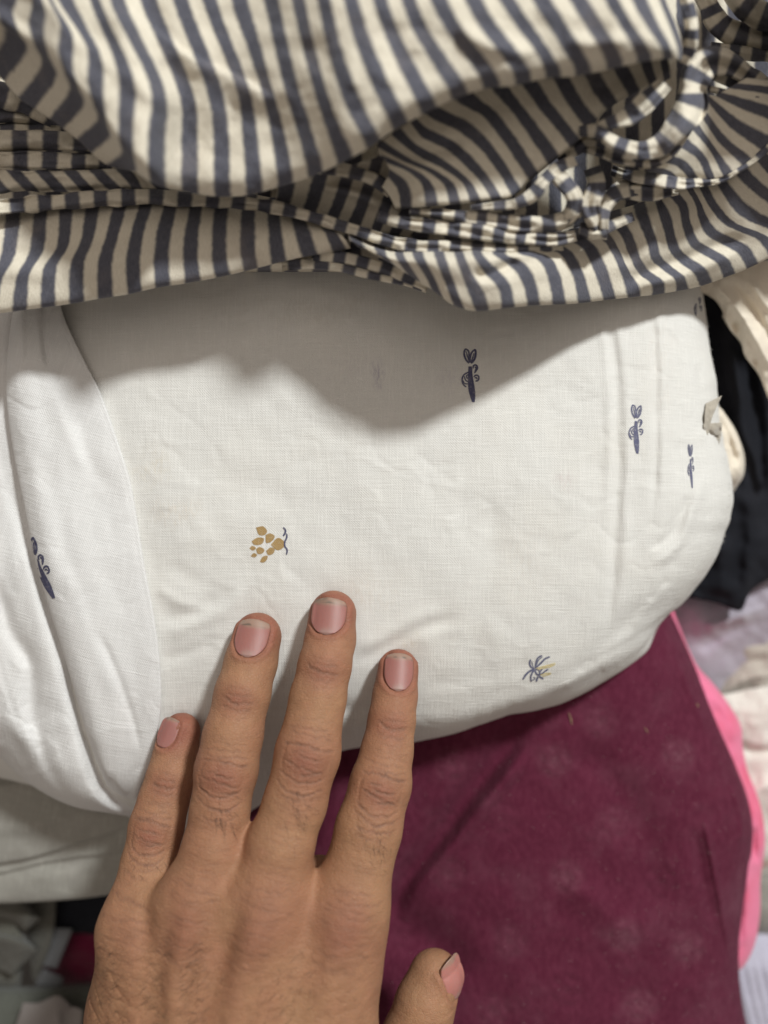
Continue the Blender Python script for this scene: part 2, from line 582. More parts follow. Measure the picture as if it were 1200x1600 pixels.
def crumple(X, Y, seed, a=0.3):
    """small soft creases such as washed cotton keeps"""
    wx, wy = X + 14 * noise(X / 40, Y / 40, seed), Y + 14 * noise(X / 40, Y / 40, seed + 1)
    r1 = (1 - np.abs(noise(wx / 52, wy / 34, seed + 2)))**6
    r2 = (1 - np.abs(noise((wx + wy) / 45, (wx - wy) / 80, seed + 3)))**8
    m = np.clip(0.5 + 0.9 * noise(X / 130, Y / 130, seed + 4), 0, 1)
    return a * (0.6 * r1 - 0.8 * r2) * m


g[..., 2] += 0.5 * fbm(X / 120, Y / 150, 3) + 0.10 * fbm(X / 30, Y / 40, 8) + crumple(X, Y, 500, 0.34)
ed_m = np.clip((X - 900) / 160, 0, 1)**2
g[..., 0] += ed_m * (2.6 * noise(Y / 60, X * 0, 601) + 0.9 * noise(Y / 17, X * 0, 602))
ed_b = np.clip((Y - 1020) / 80, 0, 1) * np.clip((X - 560) / 100, 0, 1)
g[..., 1] += ed_b * (2.4 * noise(X / 60, X * 0, 603) + 0.9 * noise(X / 19, X * 0, 604))
inner = np.clip((1060 - X) / 80, 0, 1)
for pts, w, a, st in [
    ([(945, 440), (960, 560), (966, 700), (962, 830), (953, 960), (943, 1040)], 6, -1.3, False),
    ([(958, 440), (975, 560), (981, 700), (977, 830), (967, 960)], 6, 0.9, False),
    ([(932, 440), (946, 560), (952, 700), (948, 830)], 5, 0.7, False),
    ([(1018, 440), (1022, 560), (1024, 700), (1018, 820)], 5, -1.1, False),
    ([(1030, 440), (1034, 560), (1036, 700), (1030, 820)], 5, 0.8, False),
    ([(1046, 440), (1054, 560), (1060, 690), (1064, 800)], 6, -0.8, False),
    ([(768, 760), (762, 880), (745, 1010), (735, 1080)], 14, -0.8, False),
    ([(900, 600), (905, 750), (893, 880)], 20, 0.5, False),
    ([(250, 1000), (300, 978), (350, 955), (390, 905)], 8, 1.0, False),
    ([(245, 962), (300, 960), (345, 930)], 9, -1.1, False),
    ([(240, 915), (290, 945), (330, 950)], 7, 0.9, False),
    ([(250, 1035), (310, 1015), (345, 1002)], 8, -0.9, False),
    ([(255, 880), (300, 905), (340, 925), (365, 950)], 11, -0.8, False),
    ([(250, 840), (330, 845), (390, 815), (470, 800)], 16, 0.45, False),
    ([(270, 720), (350, 740), (430, 775), (520, 790)], 12, -0.28, False),
    ([(330, 690), (345, 720), (352, 735)], 5, -0.3, False),
    ([(545, 1040), (585, 1018), (620, 996), (665, 975), (720, 965)], 8, -1.1, False),
    ([(548, 1015), (600, 992), (650, 965), (700, 950)], 10, 0.9, False),
    ([(430, 1060), (450, 1085), (455, 1110)], 10, -0.9, False),
    ([(650, 1010), (690, 990), (740, 985)], 9, 0.5, False),
    ([(655, 1075), (720, 1060), (800, 1050), (880, 1010)], 10, -0.5, False),
    ([(320, 1125), (360, 1120), (440, 1108), (560, 1110), (640, 1118)], 8, -1.6, False),
    ([(390, 1190), (430, 1188), (520, 1150)], 5, -1.0, False),
    ([(420, 455), (470, 470), (520, 475), (600, 490)], 9, -0.5, False),
    ([(440, 590), (500, 640), (560, 650), (640, 640)], 14, 0.35, False),
    ([(1060, 520), (1075, 700), (1080, 800)], 6, -0.5, False),
    ([(1020, 890), (1060, 850), (1085, 790), (1100, 740)], 6, 1.6, False),
    ([(1010, 860), (1050, 830), (1078, 770)], 6, -1.4, False),
    ([(985, 985), (1015, 945), (1050, 905)], 6, 1.3, False),
    ([(860, 1085), (930, 1045), (985, 1012)], 6, 1.2, False),
    ([(1090, 560), (1100, 640), (1112, 700)], 5, -1.6, False),
    ([(1010, 940), (1030, 920), (1045, 900)], 5, -0.8, False),
    ([(940, 1050), (955, 1040), (975, 1035)], 4, 0.9, False),
    ([(880, 1075), (900, 1060), (910, 1045)], 5, 0.7, False),
    ([(600, 700), (700, 720), (830, 715)], 14, -0.2, False),
    ([(480, 690), (520, 700), (560, 690)], 10, 0.25, False),
]:
    crease(g, pts, w * 1.35, a * 0.6, st)
for (tx, ty, a, r) in [(520, 950, -1.3, 34), (402, 985, -1.3, 34), (622, 1035, -1.4, 30), (283, 1135, -1.5, 28)]:
    g[..., 2] += a * np.exp(-(((X - tx)**2 + (Y - ty)**2) / r**2))
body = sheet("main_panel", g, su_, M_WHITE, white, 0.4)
body_mm = mm_grid(g)
body_faces = grid_faces(*g.shape[:2])

# the pleat folded over the left side
rt = [(88, 430), (98, 490), (130, 560), (156, 612), (184, 690), (203, 750), (214, 810), (226, 885), (240, 960), (250, 1040), (251, 1110), (238, 1180), (215, 1240), (205, 1276)]
lf = [(30, 430), (18, 490), (10, 545), (6, 600), (10, 660), (20, 722), (34, 790), (50, 868), (72, 945), (95, 1018), (118, 1095), (140, 1165), (164, 1222), (190, 1258)]
rows = []
for i, ((rx, ry), (lx, ly)) in enumerate(zip(rt, lf)):
    b = [0, 0, 0, 0, 0, 0, 0, 0, -1, -2.5, -5, -9, -17, -38][i]
    ww = rx - lx
    rows.append([(lx + 0.16 * ww, ly, b - 6), (lx + 0.02 * ww, ly, b + 1), (lx + 0.12 * ww, ly + 0.05 * (ry - ly), b + 4.6), (lx + 0.4 * ww, ly + 0.4 * (ry - ly), b + 4.6),
                 (lx + 0.75 * ww, ly + .75 * (ry - ly), b + 2.4), (lx + 0.95 * ww, ly + .95 * (ry - ly), b + 1.7), (rx, ry, b + 1.0), (rx - 2, ry, b - 2.6)])
g, su_ = from_rows(rows, 90, 320)
X, Y = g[..., 0].copy(), g[..., 1].copy()
g[..., 2] += 0.4 * fbm(X / 60, Y / 120, 13) + 0.06 * fbm(X / 20, Y / 40, 14) + crumple(X, Y, 520, 0.4)
for pts, w, a, st in [
    ([(64, 430), (66, 500), (70, 545), (76, 580)], 4, -2.2, False),
    ([(34, 430), (36, 490), (33, 580)], 4, 1.2, False),
    ([(80, 600), (110, 690), (130, 740)], 9, 0.9, False),
    ([(118, 640), (130, 690), (150, 740), (170, 770)], 9, -0.8, False),
    ([(60, 690), (85, 800), (120, 930)], 10, -0.6, False),
    ([(100, 880), (140, 1000), (175, 1090)], 9, 0.7, False),
    ([(150, 980), (185, 1060), (210, 1130), (222, 1185)], 5, -1.2, False),
    ([(165, 1215), (185, 1240), (200, 1265)], 4, -2.0, False),
    ([(185, 700), (195, 760), (200, 820)], 8, 0.5, False),
]:
    crease(g, pts, w * 1.3, a * 0.65, st)
pleat = sheet("pleat", g, su_, M_PLEAT, white, 0.4)
pleat_mm, pleat_faces = mm_grid(g), grid_faces(*g.shape[:2])

# the bunched panel left of the pleat
rows = []
lb = [(-140, 420), (-140, 520), (-140, 620), (-140, 720), (-140, 820), (-140, 910), (-140, 1000), (-140, 1080), (-140, 1140), (-120, 1170), (-110, 1175)]
rb = [(60, 430), (50, 520), (48, 620), (62, 720), (88, 830), (112, 920), (142, 1020), (172, 1110), (205, 1190), (250, 1290), (246, 1294)]
for i, ((lx, ly), (rx, ry)) in enumerate(zip(lb, rb)):
    b = [-3, -3, -3, -3, -3.5, -4, -5, -6.5, -10, -24, -46][i]
    r = []
    for t in (0, .25, .45, .62, .78, .9, 1.0):
        x = lx + (rx - lx) * t
        y = ly + (ry - ly) * t
        if i == 9:
            y = np.interp(x, [-140, 0, 22, 55, 88, 132, 203], [1130, 1172, 1198, 1231, 1251, 1262, 1274])
        if i == 10:
            y = np.interp(x, [-140, 0, 22, 55, 88, 132, 203], [1130, 1172, 1198, 1231, 1251, 1262, 1273]) - 6
        if i == 8:
            y = np.interp(x, [-140, 0, 22, 55, 88, 132, 203], [1100, 1132, 1155, 1185, 1205, 1218, 1235])
        r.append((x, y, b - ((9.0 if i >= 7 else 2.0) if t > .85 else 0)))
    rows.append(r)
g, su_ = from_rows(rows, 130, 260)
X, Y = g[..., 0].copy(), g[..., 1].copy()
g[..., 2] += 0.6 * fbm(X / 50, Y / 130, 23) + crumple(X, Y, 540, 0.5)
for pts, w, a in [
    ([(-20, 880), (0, 935), (16, 985), (50, 1045), (47, 1090), (55, 1140), (72, 1195), (98, 1235), (125, 1250)], 9, -3.6),
    ([(20, 830), (45, 920), (75, 1020), (100, 1090)], 15, 1.8),
    ([(-30, 980), (0, 1060), (25, 1130), (60, 1190)], 11, 1.8),
    ([(-10, 1010), (14, 1090), (40, 1165)], 5, -0.8),
    ([(10, 720), (30, 800), (55, 880), (85, 970), (110, 1060)], 9, -2.2),
    ([(70, 1080), (90, 1150), (120, 1215), (150, 1245)], 12, -1.8),
    ([(-20, 520), (0, 640), (5, 760)], 9, -1.4),
]:
    crease(g, pts, w * 1.45, a * 0.62)
sheet("side_panel", g, su_, M_PLEAT, white, 0.4)


def bvh_of(m, f):
    return BVHTree.FromPolygons([tuple(p) for p in m.reshape(-1, 3)], [tuple(int(i) for i in q) for q in f])


BV_BODY, BV_PLEAT = bvh_of(body_mm, body_faces), bvh_of(pleat_mm, pleat_faces)


def on_surface(bv, px, py, off=0.12):
    o = Vector((0, 0, CAMH))
    d = (Vector(tuple(mm(px, py, 0))) - o).normalized()
    hit, nrm, _, _ = bv.ray_cast(o, d)
    if hit is None:
        hit, nrm, _, _ = bv.find_nearest(Vector(tuple(mm(px, py, -10))))
    if nrm.z < 0:
        nrm = -nrm
    return np.array(hit + nrm * off)


def print_on(name, bv, strokes, blobs, tf, mat, parent, off=0.12):
    """printed motif: strokes [(pts, width)], blobs [pts]; local coords -> tf -> photo spot on the cloth surface"""
    V, F = [], []
    for pts, w in strokes:
        p = smooth_path(pts, 12)
        tg = np.gradient(p, axis=0)
        tg /= np.linalg.norm(tg, axis=1)[:, None] + 1e-9
        nr = np.stack([-tg[:, 1], tg[:, 0]], 1)
        ws = w / 2 * np.clip(np.sin(np.linspace(0.35, math.pi - 0.35, 12)) * 1.7, 0.55, 1)
        b0 = len(V)
        for q, n_, w_ in zip(p, nr, ws):
            for s in (-1, 1):
                V.append(on_surface(bv, *tf(q[0] + s * n_[0] * w_, q[1] + s * n_[1] * w_), off))
        for i in range(11):
            F.append((b0 + 2 * i, b0 + 2 * i + 1, b0 + 2 * i + 3, b0 + 2 * i + 2))
    for pts in blobs:
        cx, cy = np.mean([a for a, _ in pts]), np.mean([b for _, b in pts])
        p = smooth_path(list(pts) + [pts[0]], 25)[:24]
        p = p + rng.normal(0, 0.35, p.shape)
        b0 = len(V)
        V.append(on_surface(bv, *tf(cx, cy), off))
        for rr in (0.55, 1.0):
            for q in p:
                V.append(on_surface(bv, *tf(cx + (q[0] - cx) * rr, cy + (q[1] - cy) * rr), off))
        for i in range(24):
            j = (i + 1) % 24
            F.append((b0, b0 + 1 + i, b0 + 1 + j, b0 + 1 + j))
            F.append((b0 + 1 + i, b0 + 25 + i, b0 + 25 + j, b0 + 1 + j))
    me = bpy.data.meshes.new(name)
    me.from_pydata([tuple(x) for x in world(np.array(V))], [], [f if f[2] != f[3] else f[:3] for f in F])
    me.materials.append(mat)
    me.update()
    bm = bmesh.new()
    bm.from_mesh(me)
    bmesh.ops.recalc_face_normals(bm, faces=bm.faces)
    bm.to_mesh(me)
    bm.free()
    o = bpy.data.objects.new(name, me)
    COL.objects.link(o)
    o.parent = parent
    return o


# fish in the pixels of its 10x enlargement (680..800, 520..650)
FISH_S = [([(470, 250), (452, 300), (470, 400), (525, 480)], 22), ([(470, 250), (515, 280), (530, 360), (540, 470)], 20),
          ([(625, 255), (632, 330), (610, 420), (560, 480)], 24), ([(625, 255), (570, 310), (548, 380), (545, 470)], 20),
          ([(490, 330), (515, 400), (535, 460)], 14), ([(605, 320), (585, 390), (560, 460)], 14), ([(480, 290), (500, 350), (510, 400)], 10),
          ([(520, 615), (450, 655), (420, 730), (435, 800), (485, 850)], 18), ([(525, 650), (490, 670), (500, 720)], 14),
          ([(455, 680), (475, 740), (515, 770)], 14), ([(430, 740), (455, 790), (510, 800)], 14),
          ([(590, 560), (600, 510), (640, 505), (660, 540), (640, 590), (610, 630)], 18), ([(620, 530), (640, 560), (620, 600)], 18),
          ([(600, 690), (630, 665), (670, 670), (682, 710), (660, 750), (625, 755)], 18), ([(615, 710), (640, 700), (655, 725)], 14)]
FISH_B = [[(520, 525), (565, 525), (580, 640), (600, 760), (622, 900), (622, 1010), (610, 1090), (585, 1090), (550, 1010), (520, 900), (510, 780), (512, 640)]]


def fish(cx, cy, sc, rot, bv, mat, sx=1.0, name="printed_fish", cut=None):
    ca, sa = math.cos(rot), math.sin(rot)

    def tf(x, y):
        u, v = (x - 550) / 10 * sc * sx, (y - 660) / 10 * sc
        return cx + u * ca - v * sa, cy + u * sa + v * ca
    st = [(q, wd * 1.4) for q, wd in FISH_S if cut is None or cut(q)]
    bl = FISH_B if cut is None else []
    return print_on(name, bv, st, bl, tf, mat, white)


fish(735, 586, 1.0, 0.0, BV_BODY, M_INK)
fish(993.5, 670, 0.91, 0.04, BV_BODY, M_INK2, 0.9)
fish(1079, 728, 0.82, -0.02, BV_BODY, M_INK2, 0.45)
fish(1090, 478, 0.80, -0.05, BV_BODY, M_INK2, 0.55, cut=lambda s: s[0][1] > 500)
fish(62, 888, 1.22, -0.36, BV_PLEAT, M_INK, 0.85)

# tan flower, in the 12x enlargement (370..470, 800..900)
tfF = lambda x, y: (370 + x / 12, 800 + y / 12)
flw = print_on("printed_flower", BV_BODY, [], [
    [(360, 290), (500, 270), (570, 370), (520, 430), (430, 435)], [(540, 430), (620, 400), (710, 450), (640, 560), (560, 580)],
    [(280, 545), (390, 480), (510, 500), (490, 580), (390, 620), (310, 600)], [(235, 680), (290, 635), (360, 680), (300, 720)],
    [(360, 700), (420, 655), (520, 720), (470, 780), (400, 785)], [(260, 830), (320, 770), (380, 800), (350, 845)],
    [(550, 730), (640, 665), (710, 700), (680, 780), (590, 805)], [(430, 930), (500, 830), (580, 825), (560, 900), (490, 950)],
    [(640, 610), (780, 485), (890, 560), (890, 640), (760, 715), (690, 670)]], tfF, M_TAN, white)
print_on("stem", BV_BODY, [([(870, 290), (910, 330), (905, 400), (870, 450)], 34), ([(935, 400), (940, 470), (900, 560), (900, 640), (945, 710), (930, 800)], 32)],
         [], tfF, M_INK, flw, 0.15)
# palm tree, in the 12x enlargement (790..890, 1000..1090)
tfP = lambda x, y: (790 + x / 12, 1000 + y / 12)
palm = print_on("printed_palm", BV_BODY, [
    ([(465, 360), (450, 440), (480, 510), (545, 540)], 34), ([(490, 390), (500, 450), (520, 510)], 16), ([(680, 285), (600, 340), (570, 430), (555, 530)], 32),
    ([(690, 310), (620, 370), (580, 460)], 18), ([(830, 310), (740, 350), (660, 430), (560, 520)], 34), ([(320, 740), (370, 660), (440, 590), (540, 545)], 38),
    ([(480, 780), (470, 690), (500, 610), (545, 550)], 30), ([(500, 750), (550, 720), (520, 690)], 20), ([(545, 550), (570, 620), (620, 660)], 34),
    ([(690, 535), (650, 590), (630, 660)], 26), ([(800, 540), (730, 590), (640, 660)], 26), ([(575, 780), (590, 720), (620, 670)], 34), ([(710, 725), (660, 700), (620, 665)], 34),
    ([(545, 550), (620, 560), (640, 620)], 22)], [], tfP, M_INK2, white)
print_on("trunk", BV_BODY, [([(570, 530), (680, 500), (800, 470), (930, 430)], 18), ([(600, 550), (720, 520), (850, 490), (930, 450)], 18),
                            ([(650, 655), (740, 625), (850, 615)], 16), ([(680, 680), (760, 655), (850, 630)], 16)], [], tfP, M_YEL, palm, 0.15)

# torn sheer ribbon stitched at the right edge
rib = bpy.data.objects.new("ribbon", None)
COL.objects.link(rib)
rib.parent = white
rib["label"] = "torn beige sheer ribbon stitched to its right edge"
for rws in ([[(1103, 630, -14), (1128, 618, -17)], [(1102, 645, -12), (1120, 636, -15)], [(1101, 660, -12), (1112, 655, -13)], [(1100, 676, -13), (1106, 680, -13)]],
            [[(1100, 662, -12), (1128, 660, -16)], [(1099, 672, -12), (1128, 668, -16)], [(1098, 682, -14), (1127, 680, -18)]],
            [[(1106, 678, -15), (1127, 680, -20)], [(1106, 695, -16), (1124, 694, -20)], [(1112, 706, -20), (1120, 706, -24)]]):
    g, su_ = from_rows(rws, 16, 20)
    g[..., 2] += 0.7 * fbm(g[..., 0] / 9, g[..., 1] / 9, 31)
    sheet("ribbon_strip", g, su_, M_RIB, rib, 0.15)


def fibres(name, roots, dirs, lens, rad, mat, parent, kink=0.3):
    cu = bpy.data.curves.new(name, 'CURVE')
    cu.dimensions = '3D'
    cu.bevel_depth = rad / 1000
    cu.bevel_resolution = 0
    for r, d, L in zip(roots, dirs, lens):
        sp = cu.splines.new('POLY')
        sp.points.add(3)
        q = np.array(r, float)
        d = np.array(d, float)
        d /= np.linalg.norm(d) + 1e-9
        for i in range(4):
            w = world(q)
            sp.points[i].co = (*w, 1)
            sp.points[i].radius = 1 - 0.22 * i
            d = d + rng.normal(0, kink, 3) * 0.6
            d /= np.linalg.norm(d)
            q = q + d * L / 3
    cu.materials.append(mat)
    o = bpy.data.objects.new(name, cu)
    COL.objects.link(o)
    if parent:
        o.parent = parent
    o["kind"] = "stuff"
    return o


rt_, dr_, ln_ = [], [], []
for i in range(170):
    y = rng.uniform(455, 860)
    x = np.interp(y, [400, 470, 560, 650, 762, 842, 900], [1090, 1100, 1112, 1124, 1143, 1132, 1100]) - rng.uniform(0, 3)
    rt_.append(on_surface(BV_BODY, x - 2, y))
    dr_.append((1, rng.normal(0, .8), rng.uniform(-.2, .8)))
    ln_.append(rng.uniform(0.4, 1.6))
fibres("frayed_thread", rt_, dr_, ln_, 0.045, M_WHITE, white)

# ------------------------------------------------------------------ striped cloth, folded and heaped on the white one
stripe = thing("striped_cloth", "navy and cream striped jersey cloth heaped in folds over the white cloth", "cloth")


def fold(us, cols, nu, nv, amp=0.5, seed=0, wr=(), off=0.25, thick=0.6):
    g, su = from_cols([u for u in us], cols, nu, nv)
    X, Y = g[..., 0].copy(), g[..., 1].copy()
    g[..., 2] += amp * fbm(X / 70, Y / 70, seed) + 0.1 * amp * fbm(X / 15, Y / 15, seed + 5)
    for w in wr:
        crease(g, *w)
    return sheet("fold", g, np.array(su) + off, M_STRIPE, stripe, thick)


# A: the large top fold and the edge that rolls under at its left
HA = [50, 52, 52, 51, 49, 45, 34]
A = {
    -6: [(-60, -70), (-60, -40), (-62, -20), (-66, -10), (-75, 0), (-95, 30), (-120, 60)],
    -5: [(0, -70), (2, -35), (0, -10), (-5, 8), (0, 32), (10, 50), (-22, 100)],
    -4: [(40, -70), (50, -8), (50, 10), (45, 32), (55, 72), (66, 95), (28, 152)],
    -3: [(56, -70), (74, -6), (93, 40), (90, 78), (101, 115), (109, 137), (78, 186)],
    -2: [(68, -70), (91, 0), (136, 78), (137, 130), (147, 166), (153, 184), (120, 218)],
    -1: [(118, -70), (140, 0), (184, 118), (185, 178), (187, 222), (191, 238), (168, 258)],
    0: [(158, -70), (172, 0), (237, 150), (232, 210), (233, 268), (236, 285), (238, 272)],
    1: [(203, -70), (220, 0), (283, 160), (283, 220), (283, 277), (284, 298), (284, 282)],
    2: [(252, -70), (270, 0), (329, 163), (334, 225), (335, 287), (336, 307), (335, 290)],
    3: [(298, -70), (316, 0), (372, 150), (380, 220), (384, 287), (385, 305), (383, 288)],
    4: [(346, -70), (362, 0), (412, 155), (424, 215), (432, 274), (433, 293), (430, 276)],
    5: [(396, -70), (412, 0), (450, 160), (467, 215), (479, 260), (482, 278), (478, 262)],
    6: [(442, -70), (456, 0), (487, 130), (505, 188), (523, 240), (528, 257), (524, 242)],
    7: [(482, -70), (496, 0), (520, 105), (541, 168), (567, 217), (573, 233), (568, 218)],
    8: [(521, -70), (537, 0), (560, 80), (585, 140), (608, 188), (615, 204), (610, 190)],
    9: [(563, -70), (583, 0), (606, 65), (636, 130), (654, 164), (660, 179), (656, 165)],
    10: [(610, -70), (628, 0), (642, 40), (678, 103), (701, 141), (707, 156), (702, 142)],
    11: [(652, -70), (673, 0), (693, 42), (727, 90), (751, 124), (756, 139), (752, 126)],
    12: [(702, -70), (727, 0), (752, 45), (787, 92), (803, 118), (806, 133), (804, 120)],
    13: [(755, -70), (781, 0), (808, 42), (836, 80), (851, 108), (854, 122), (852, 110)],
    14: [(802, -70), (832, 0), (857, 40), (880, 77), (897, 105), (900, 119), (898, 106)],
    15: [(862, -70), (891, 0), (917, 43), (938, 76), (947, 97), (949, 109), (947, 98)],
    16: [(919, -70), (945, 0), (968, 40), (987, 70), (995, 87), (996, 98), (995, 88)],
    17: [(964, -70), (987, 0), (1010, 42), (1027, 65), (1035, 81), (1036, 92), (1034, 84)],
    18: [(1008, -70), (1030, 0), (1045, 37), (1055, 62), (1060, 80), (1060, 94), (1056, 90)],
    18.7: [(1020, -70), (1043, 0), (1058, 36), (1066, 60), (1069, 78), (1066, 96), (1058, 94)],
}
us, cols = [], []
for u, c in A.items():
    us.append(u)
    dh = -5 if u == 18 else (-16 if u > 18 else 0)
    lift = [0, 0, 0, 0, 0, 0, 0]
    kk = np.clip((u - 3.5) / 4.5, 0, 1)
    kk = kk * kk * (3 - 2 * kk)
    HU = [lo_ + (hi_ - lo_) * kk for lo_, hi_ in zip([40, 41, 40, 38, 36.5, 33.5, 27], HA)]
    if u <= 0:
        lift = [5, 5, 8, 10, 10, 8, 2]
    if u < -3:
        lift = [5, 5, 5, 6, 7, 6, 0]
    tilt = -1.5 * np.clip((u - 6) / 12, 0, 1)
    (xa, ya), (xb, yb) = c[0], c[1]
    far = (xa - (xb - xa) / (yb - ya) * 190, ya - 190, HU[0] + dh + lift[0] + tilt - 3)   # the cloth goes on beyond the top edge
    cols.append([far] + [(x, y, h + dh + l + tilt) for (x, y), h, l in zip(c, HU, lift)])
fold(us, cols, 330, 150, 0.7, 41, [
    ([(60, -20), (105, 50), (155, 88), (200, 122), (250, 155), (300, 165)], 16, 1.0, False),
    ([(150, -30), (195, 20), (245, 52), (300, 92), (360, 120), (400, 140), (440, 165)], 7, 1.9, True),
    ([(470, 60), (520, 120), (560, 170), (600, 190)], 18, -0.6, False),
    ([(590, 20), (620, 60), (650, 120), (700, 130)], 18, -0.6, False),
    ([(700, 20), (740, 60), (790, 75), (850, 80)], 14, 1.0, False),
    ([(880, 60), (930, 70), (990, 60)], 14, 0.9, False)])

# B: the lower layer at the left, its hem lying over the white cloth
B = {
    -2: [(-72, 500), (-66, 440), (-45, 405), (-38, 350)],
    -1: [(-27, 493), (-20, 438), (0, 402), (8, 345)],
    0: [(19, 487), (26, 432), (44, 398), (52, 342)],
    1: [(64, 481), (69, 417), (87, 389), (93, 337)],
    2: [(109, 475), (111, 409), (125, 380), (133, 334)],
    3: [(154, 467), (154, 407), (166, 369), (175, 328)],
    4: [(200, 460), (197, 407), (204, 369), (216, 328)],
    5: [(243, 450), (240, 407), (245, 366), (255, 326)],
    6: [(289, 443), (286, 407), (289, 366), (296, 326)],
    7: [(338, 434), (332, 404), (332, 363), (335, 326)],
    8: [(382, 424), (377, 395), (376, 365), (377, 330)],
    9: [(425, 413), (422, 390), (421, 365), (418, 338)],
    10: [(472, 402), (467, 385), (462, 365), (456, 340)],
    11: [(520, 394), (515, 380), (509, 365), (500, 350)],
    11.7: [(548, 388), (540, 375), (533, 366), (522, 356)],
}
us, cols = [], []
for u, c in B.items():
    us.append(u)
    b = np.interp(u, [-2, 4, 9, 11.7], [18.5, 19.5, 20.5, 23])
    hs = [b, b + 2.2, b + 2.0, b - 2]
    top = c[-1]
    cols.append([(c[0][0], c[0][1] - 13, b - 5.5)] + [(c[0][0], c[0][1] - 1, b - 2.6), (c[0][0], c[0][1], b - 0.6)] + [(x, y, h) for (x, y), h in zip(c[1:], hs[1:])]
                + [(top[0] + 3, top[1] - 30, b - 9)])
fold(us, cols, 220, 70, 0.4, 51, [([(-20, 390), (60, 395), (110, 385), (170, 372), (260, 372)], 14, -1.0, False),
                                 ([(-20, 430), (60, 425), (140, 415), (240, 410)], 16, 0.8, False)])

# the reverse side showing under the hem
for pth, wd in (([(440, 415, 16, 9.0), (480, 412, 19, 10.0), (525, 415, 22, 11.0), (565, 425, 24, 12.0), (605, 433, 24, 13.0), (640, 440, 22, 14.0), (668, 450, 20, 15)], 17),
                ([(490, 398, 20, 10.5), (530, 402, 23, 11.5), (566, 410, 24.5, 12.5), (604, 421, 25, 13.5), (640, 434, 24, 14.5), (668, 446, 22, 15.2)], 20)):
    roll("fold", pth, wd, M_STRIPE, stripe, 0.2)

# C: the lower layer at the right
C = {
    -4: [(560, 386), (553, 380), (548, 374)],
    -3: [(601, 406), (594, 400), (588, 395)],
    -2: [(639, 430), (630, 419), (620, 404)],
    -1: [(675, 453), (664, 430), (647, 403)],
    0: [(709, 477), (696, 443), (680, 403)],
    1: [(744, 486), (728, 446), (712, 403)],
    2: [(784, 482), (778, 450), (757, 426), (740, 400)],
    3: [(824, 478), (816, 442), (800, 418), (772, 398)],
    4: [(864, 476), (857, 437), (842, 407), (812, 396)],
    5: [(904, 474), (895, 432), (876, 398), (852, 386)],
    6: [(943, 469), (930, 425), (911, 389), (892, 375)],
    7: [(981, 465), (968, 420), (950, 385), (930, 362)],
    8: [(1019, 461), (1018, 444), (998, 427), (983, 398), (971, 369), (954, 348)],
    9: [(1057, 455), (1053, 436), (1031, 418), (1018, 405), (1012, 381), (994, 336)],
    10: [(1095, 447), (1083, 426), (1062, 410), (1048, 394), (1037, 358), (1026, 322)],
    11: [(1131, 434), (1122, 413), (1100, 398), (1079, 385), (1067, 354), (1060, 323), (1040, 300)],
    12: [(1167, 420), (1154, 397), (1127, 381), (1104, 367), (1092, 342), (1086, 317), (1070, 290)],
    13: [(1203, 402), (1185, 375), (1160, 364), (1131, 350), (1110, 325), (1092, 290)],
    14: [(1240, 380), (1200, 357), (1171, 346), (1150, 331), (1121, 287)],
    15: [(1270, 350), (1200, 317), (1175, 298), (1148, 270)],
    16: [(1290, 310), (1200, 271), (1180, 245)],
    17: [(1300, 270), (1215, 225), (1195, 205)],
}
us, cols = [], []
for u, c in C.items():
    us.append(u)
    b = np.interp(u, [-4, 0, 2, 4, 6, 8, 10, 17], [26, 29, 28.5, 21.5, 11, 4, 0, -4])
    up = np.interp(u, [-4, -1, 2, 8, 17], [1.0, 3, 4, 9, 14])
    n = len(c)
    pts = [(c[0][0] - 3, c[0][1] - 12, b - 6), (c[0][0], c[0][1] - 1, b - 3.2), (c[0][0], c[0][1], b - 0.8)]
    for i, (x, y) in enumerate(c[1:], 1):
        t = i / (n - 1)
        pts.append((x, y, b + 1.5 + up * t**0.8))
    tx, ty = c[-1]
    pts.append((tx - 4, ty - 16, b + up - 8))
    cols.append(pts)
fold(us, cols, 330, 90, 0.35, 61, [
    ([(735, 425), (760, 432), (790, 418), (815, 405)], 9, -1.6, False),
    ([(960, 448), (1000, 432), (1030, 418), (1080, 402), (1130, 385), (1180, 370)], 11, -1.6, False),
    ([(985, 445), (1040, 440), (1100, 415), (1160, 390)], 12, 1.3, False),
    ([(900, 440), (950, 425), (1000, 400), (1050, 370)], 14, 0.7, False)])

# M: crushed layer between the top fold and the rolls
Mc = {
    5: [(425, 330), (433, 305), (440, 270)], 6: [(473, 330), (482, 300), (492, 262)], 7: [(510, 342), (522, 310), (536, 262)], 8: [(543, 352), (558, 315), (580, 250)],
    9: [(580, 360), (598, 310), (622, 232)], 10: [(607, 366), (630, 320), (662, 215)], 11: [(640, 372), (664, 335), (705, 220)],
}
fold(list(Mc.keys()), [[(x, y, 17 + 5 * i) for i, (x, y) in enumerate(c)] for c in Mc.values()], 120, 30, 0.6, 71,
     [([(500, 280), (560, 292), (610, 312), (640, 335)], 7, -2.2, False), ([(500, 292), (560, 306), (600, 325)], 7, 1.2, False)])
roll("fold", [(470, 262, 27, 6.5), (505, 262, 28, 7.3), (548, 268, 28, 8.3), (588, 282, 27, 9.3), (612, 300, 25, 10)], 22, M_STRIPE, stripe)

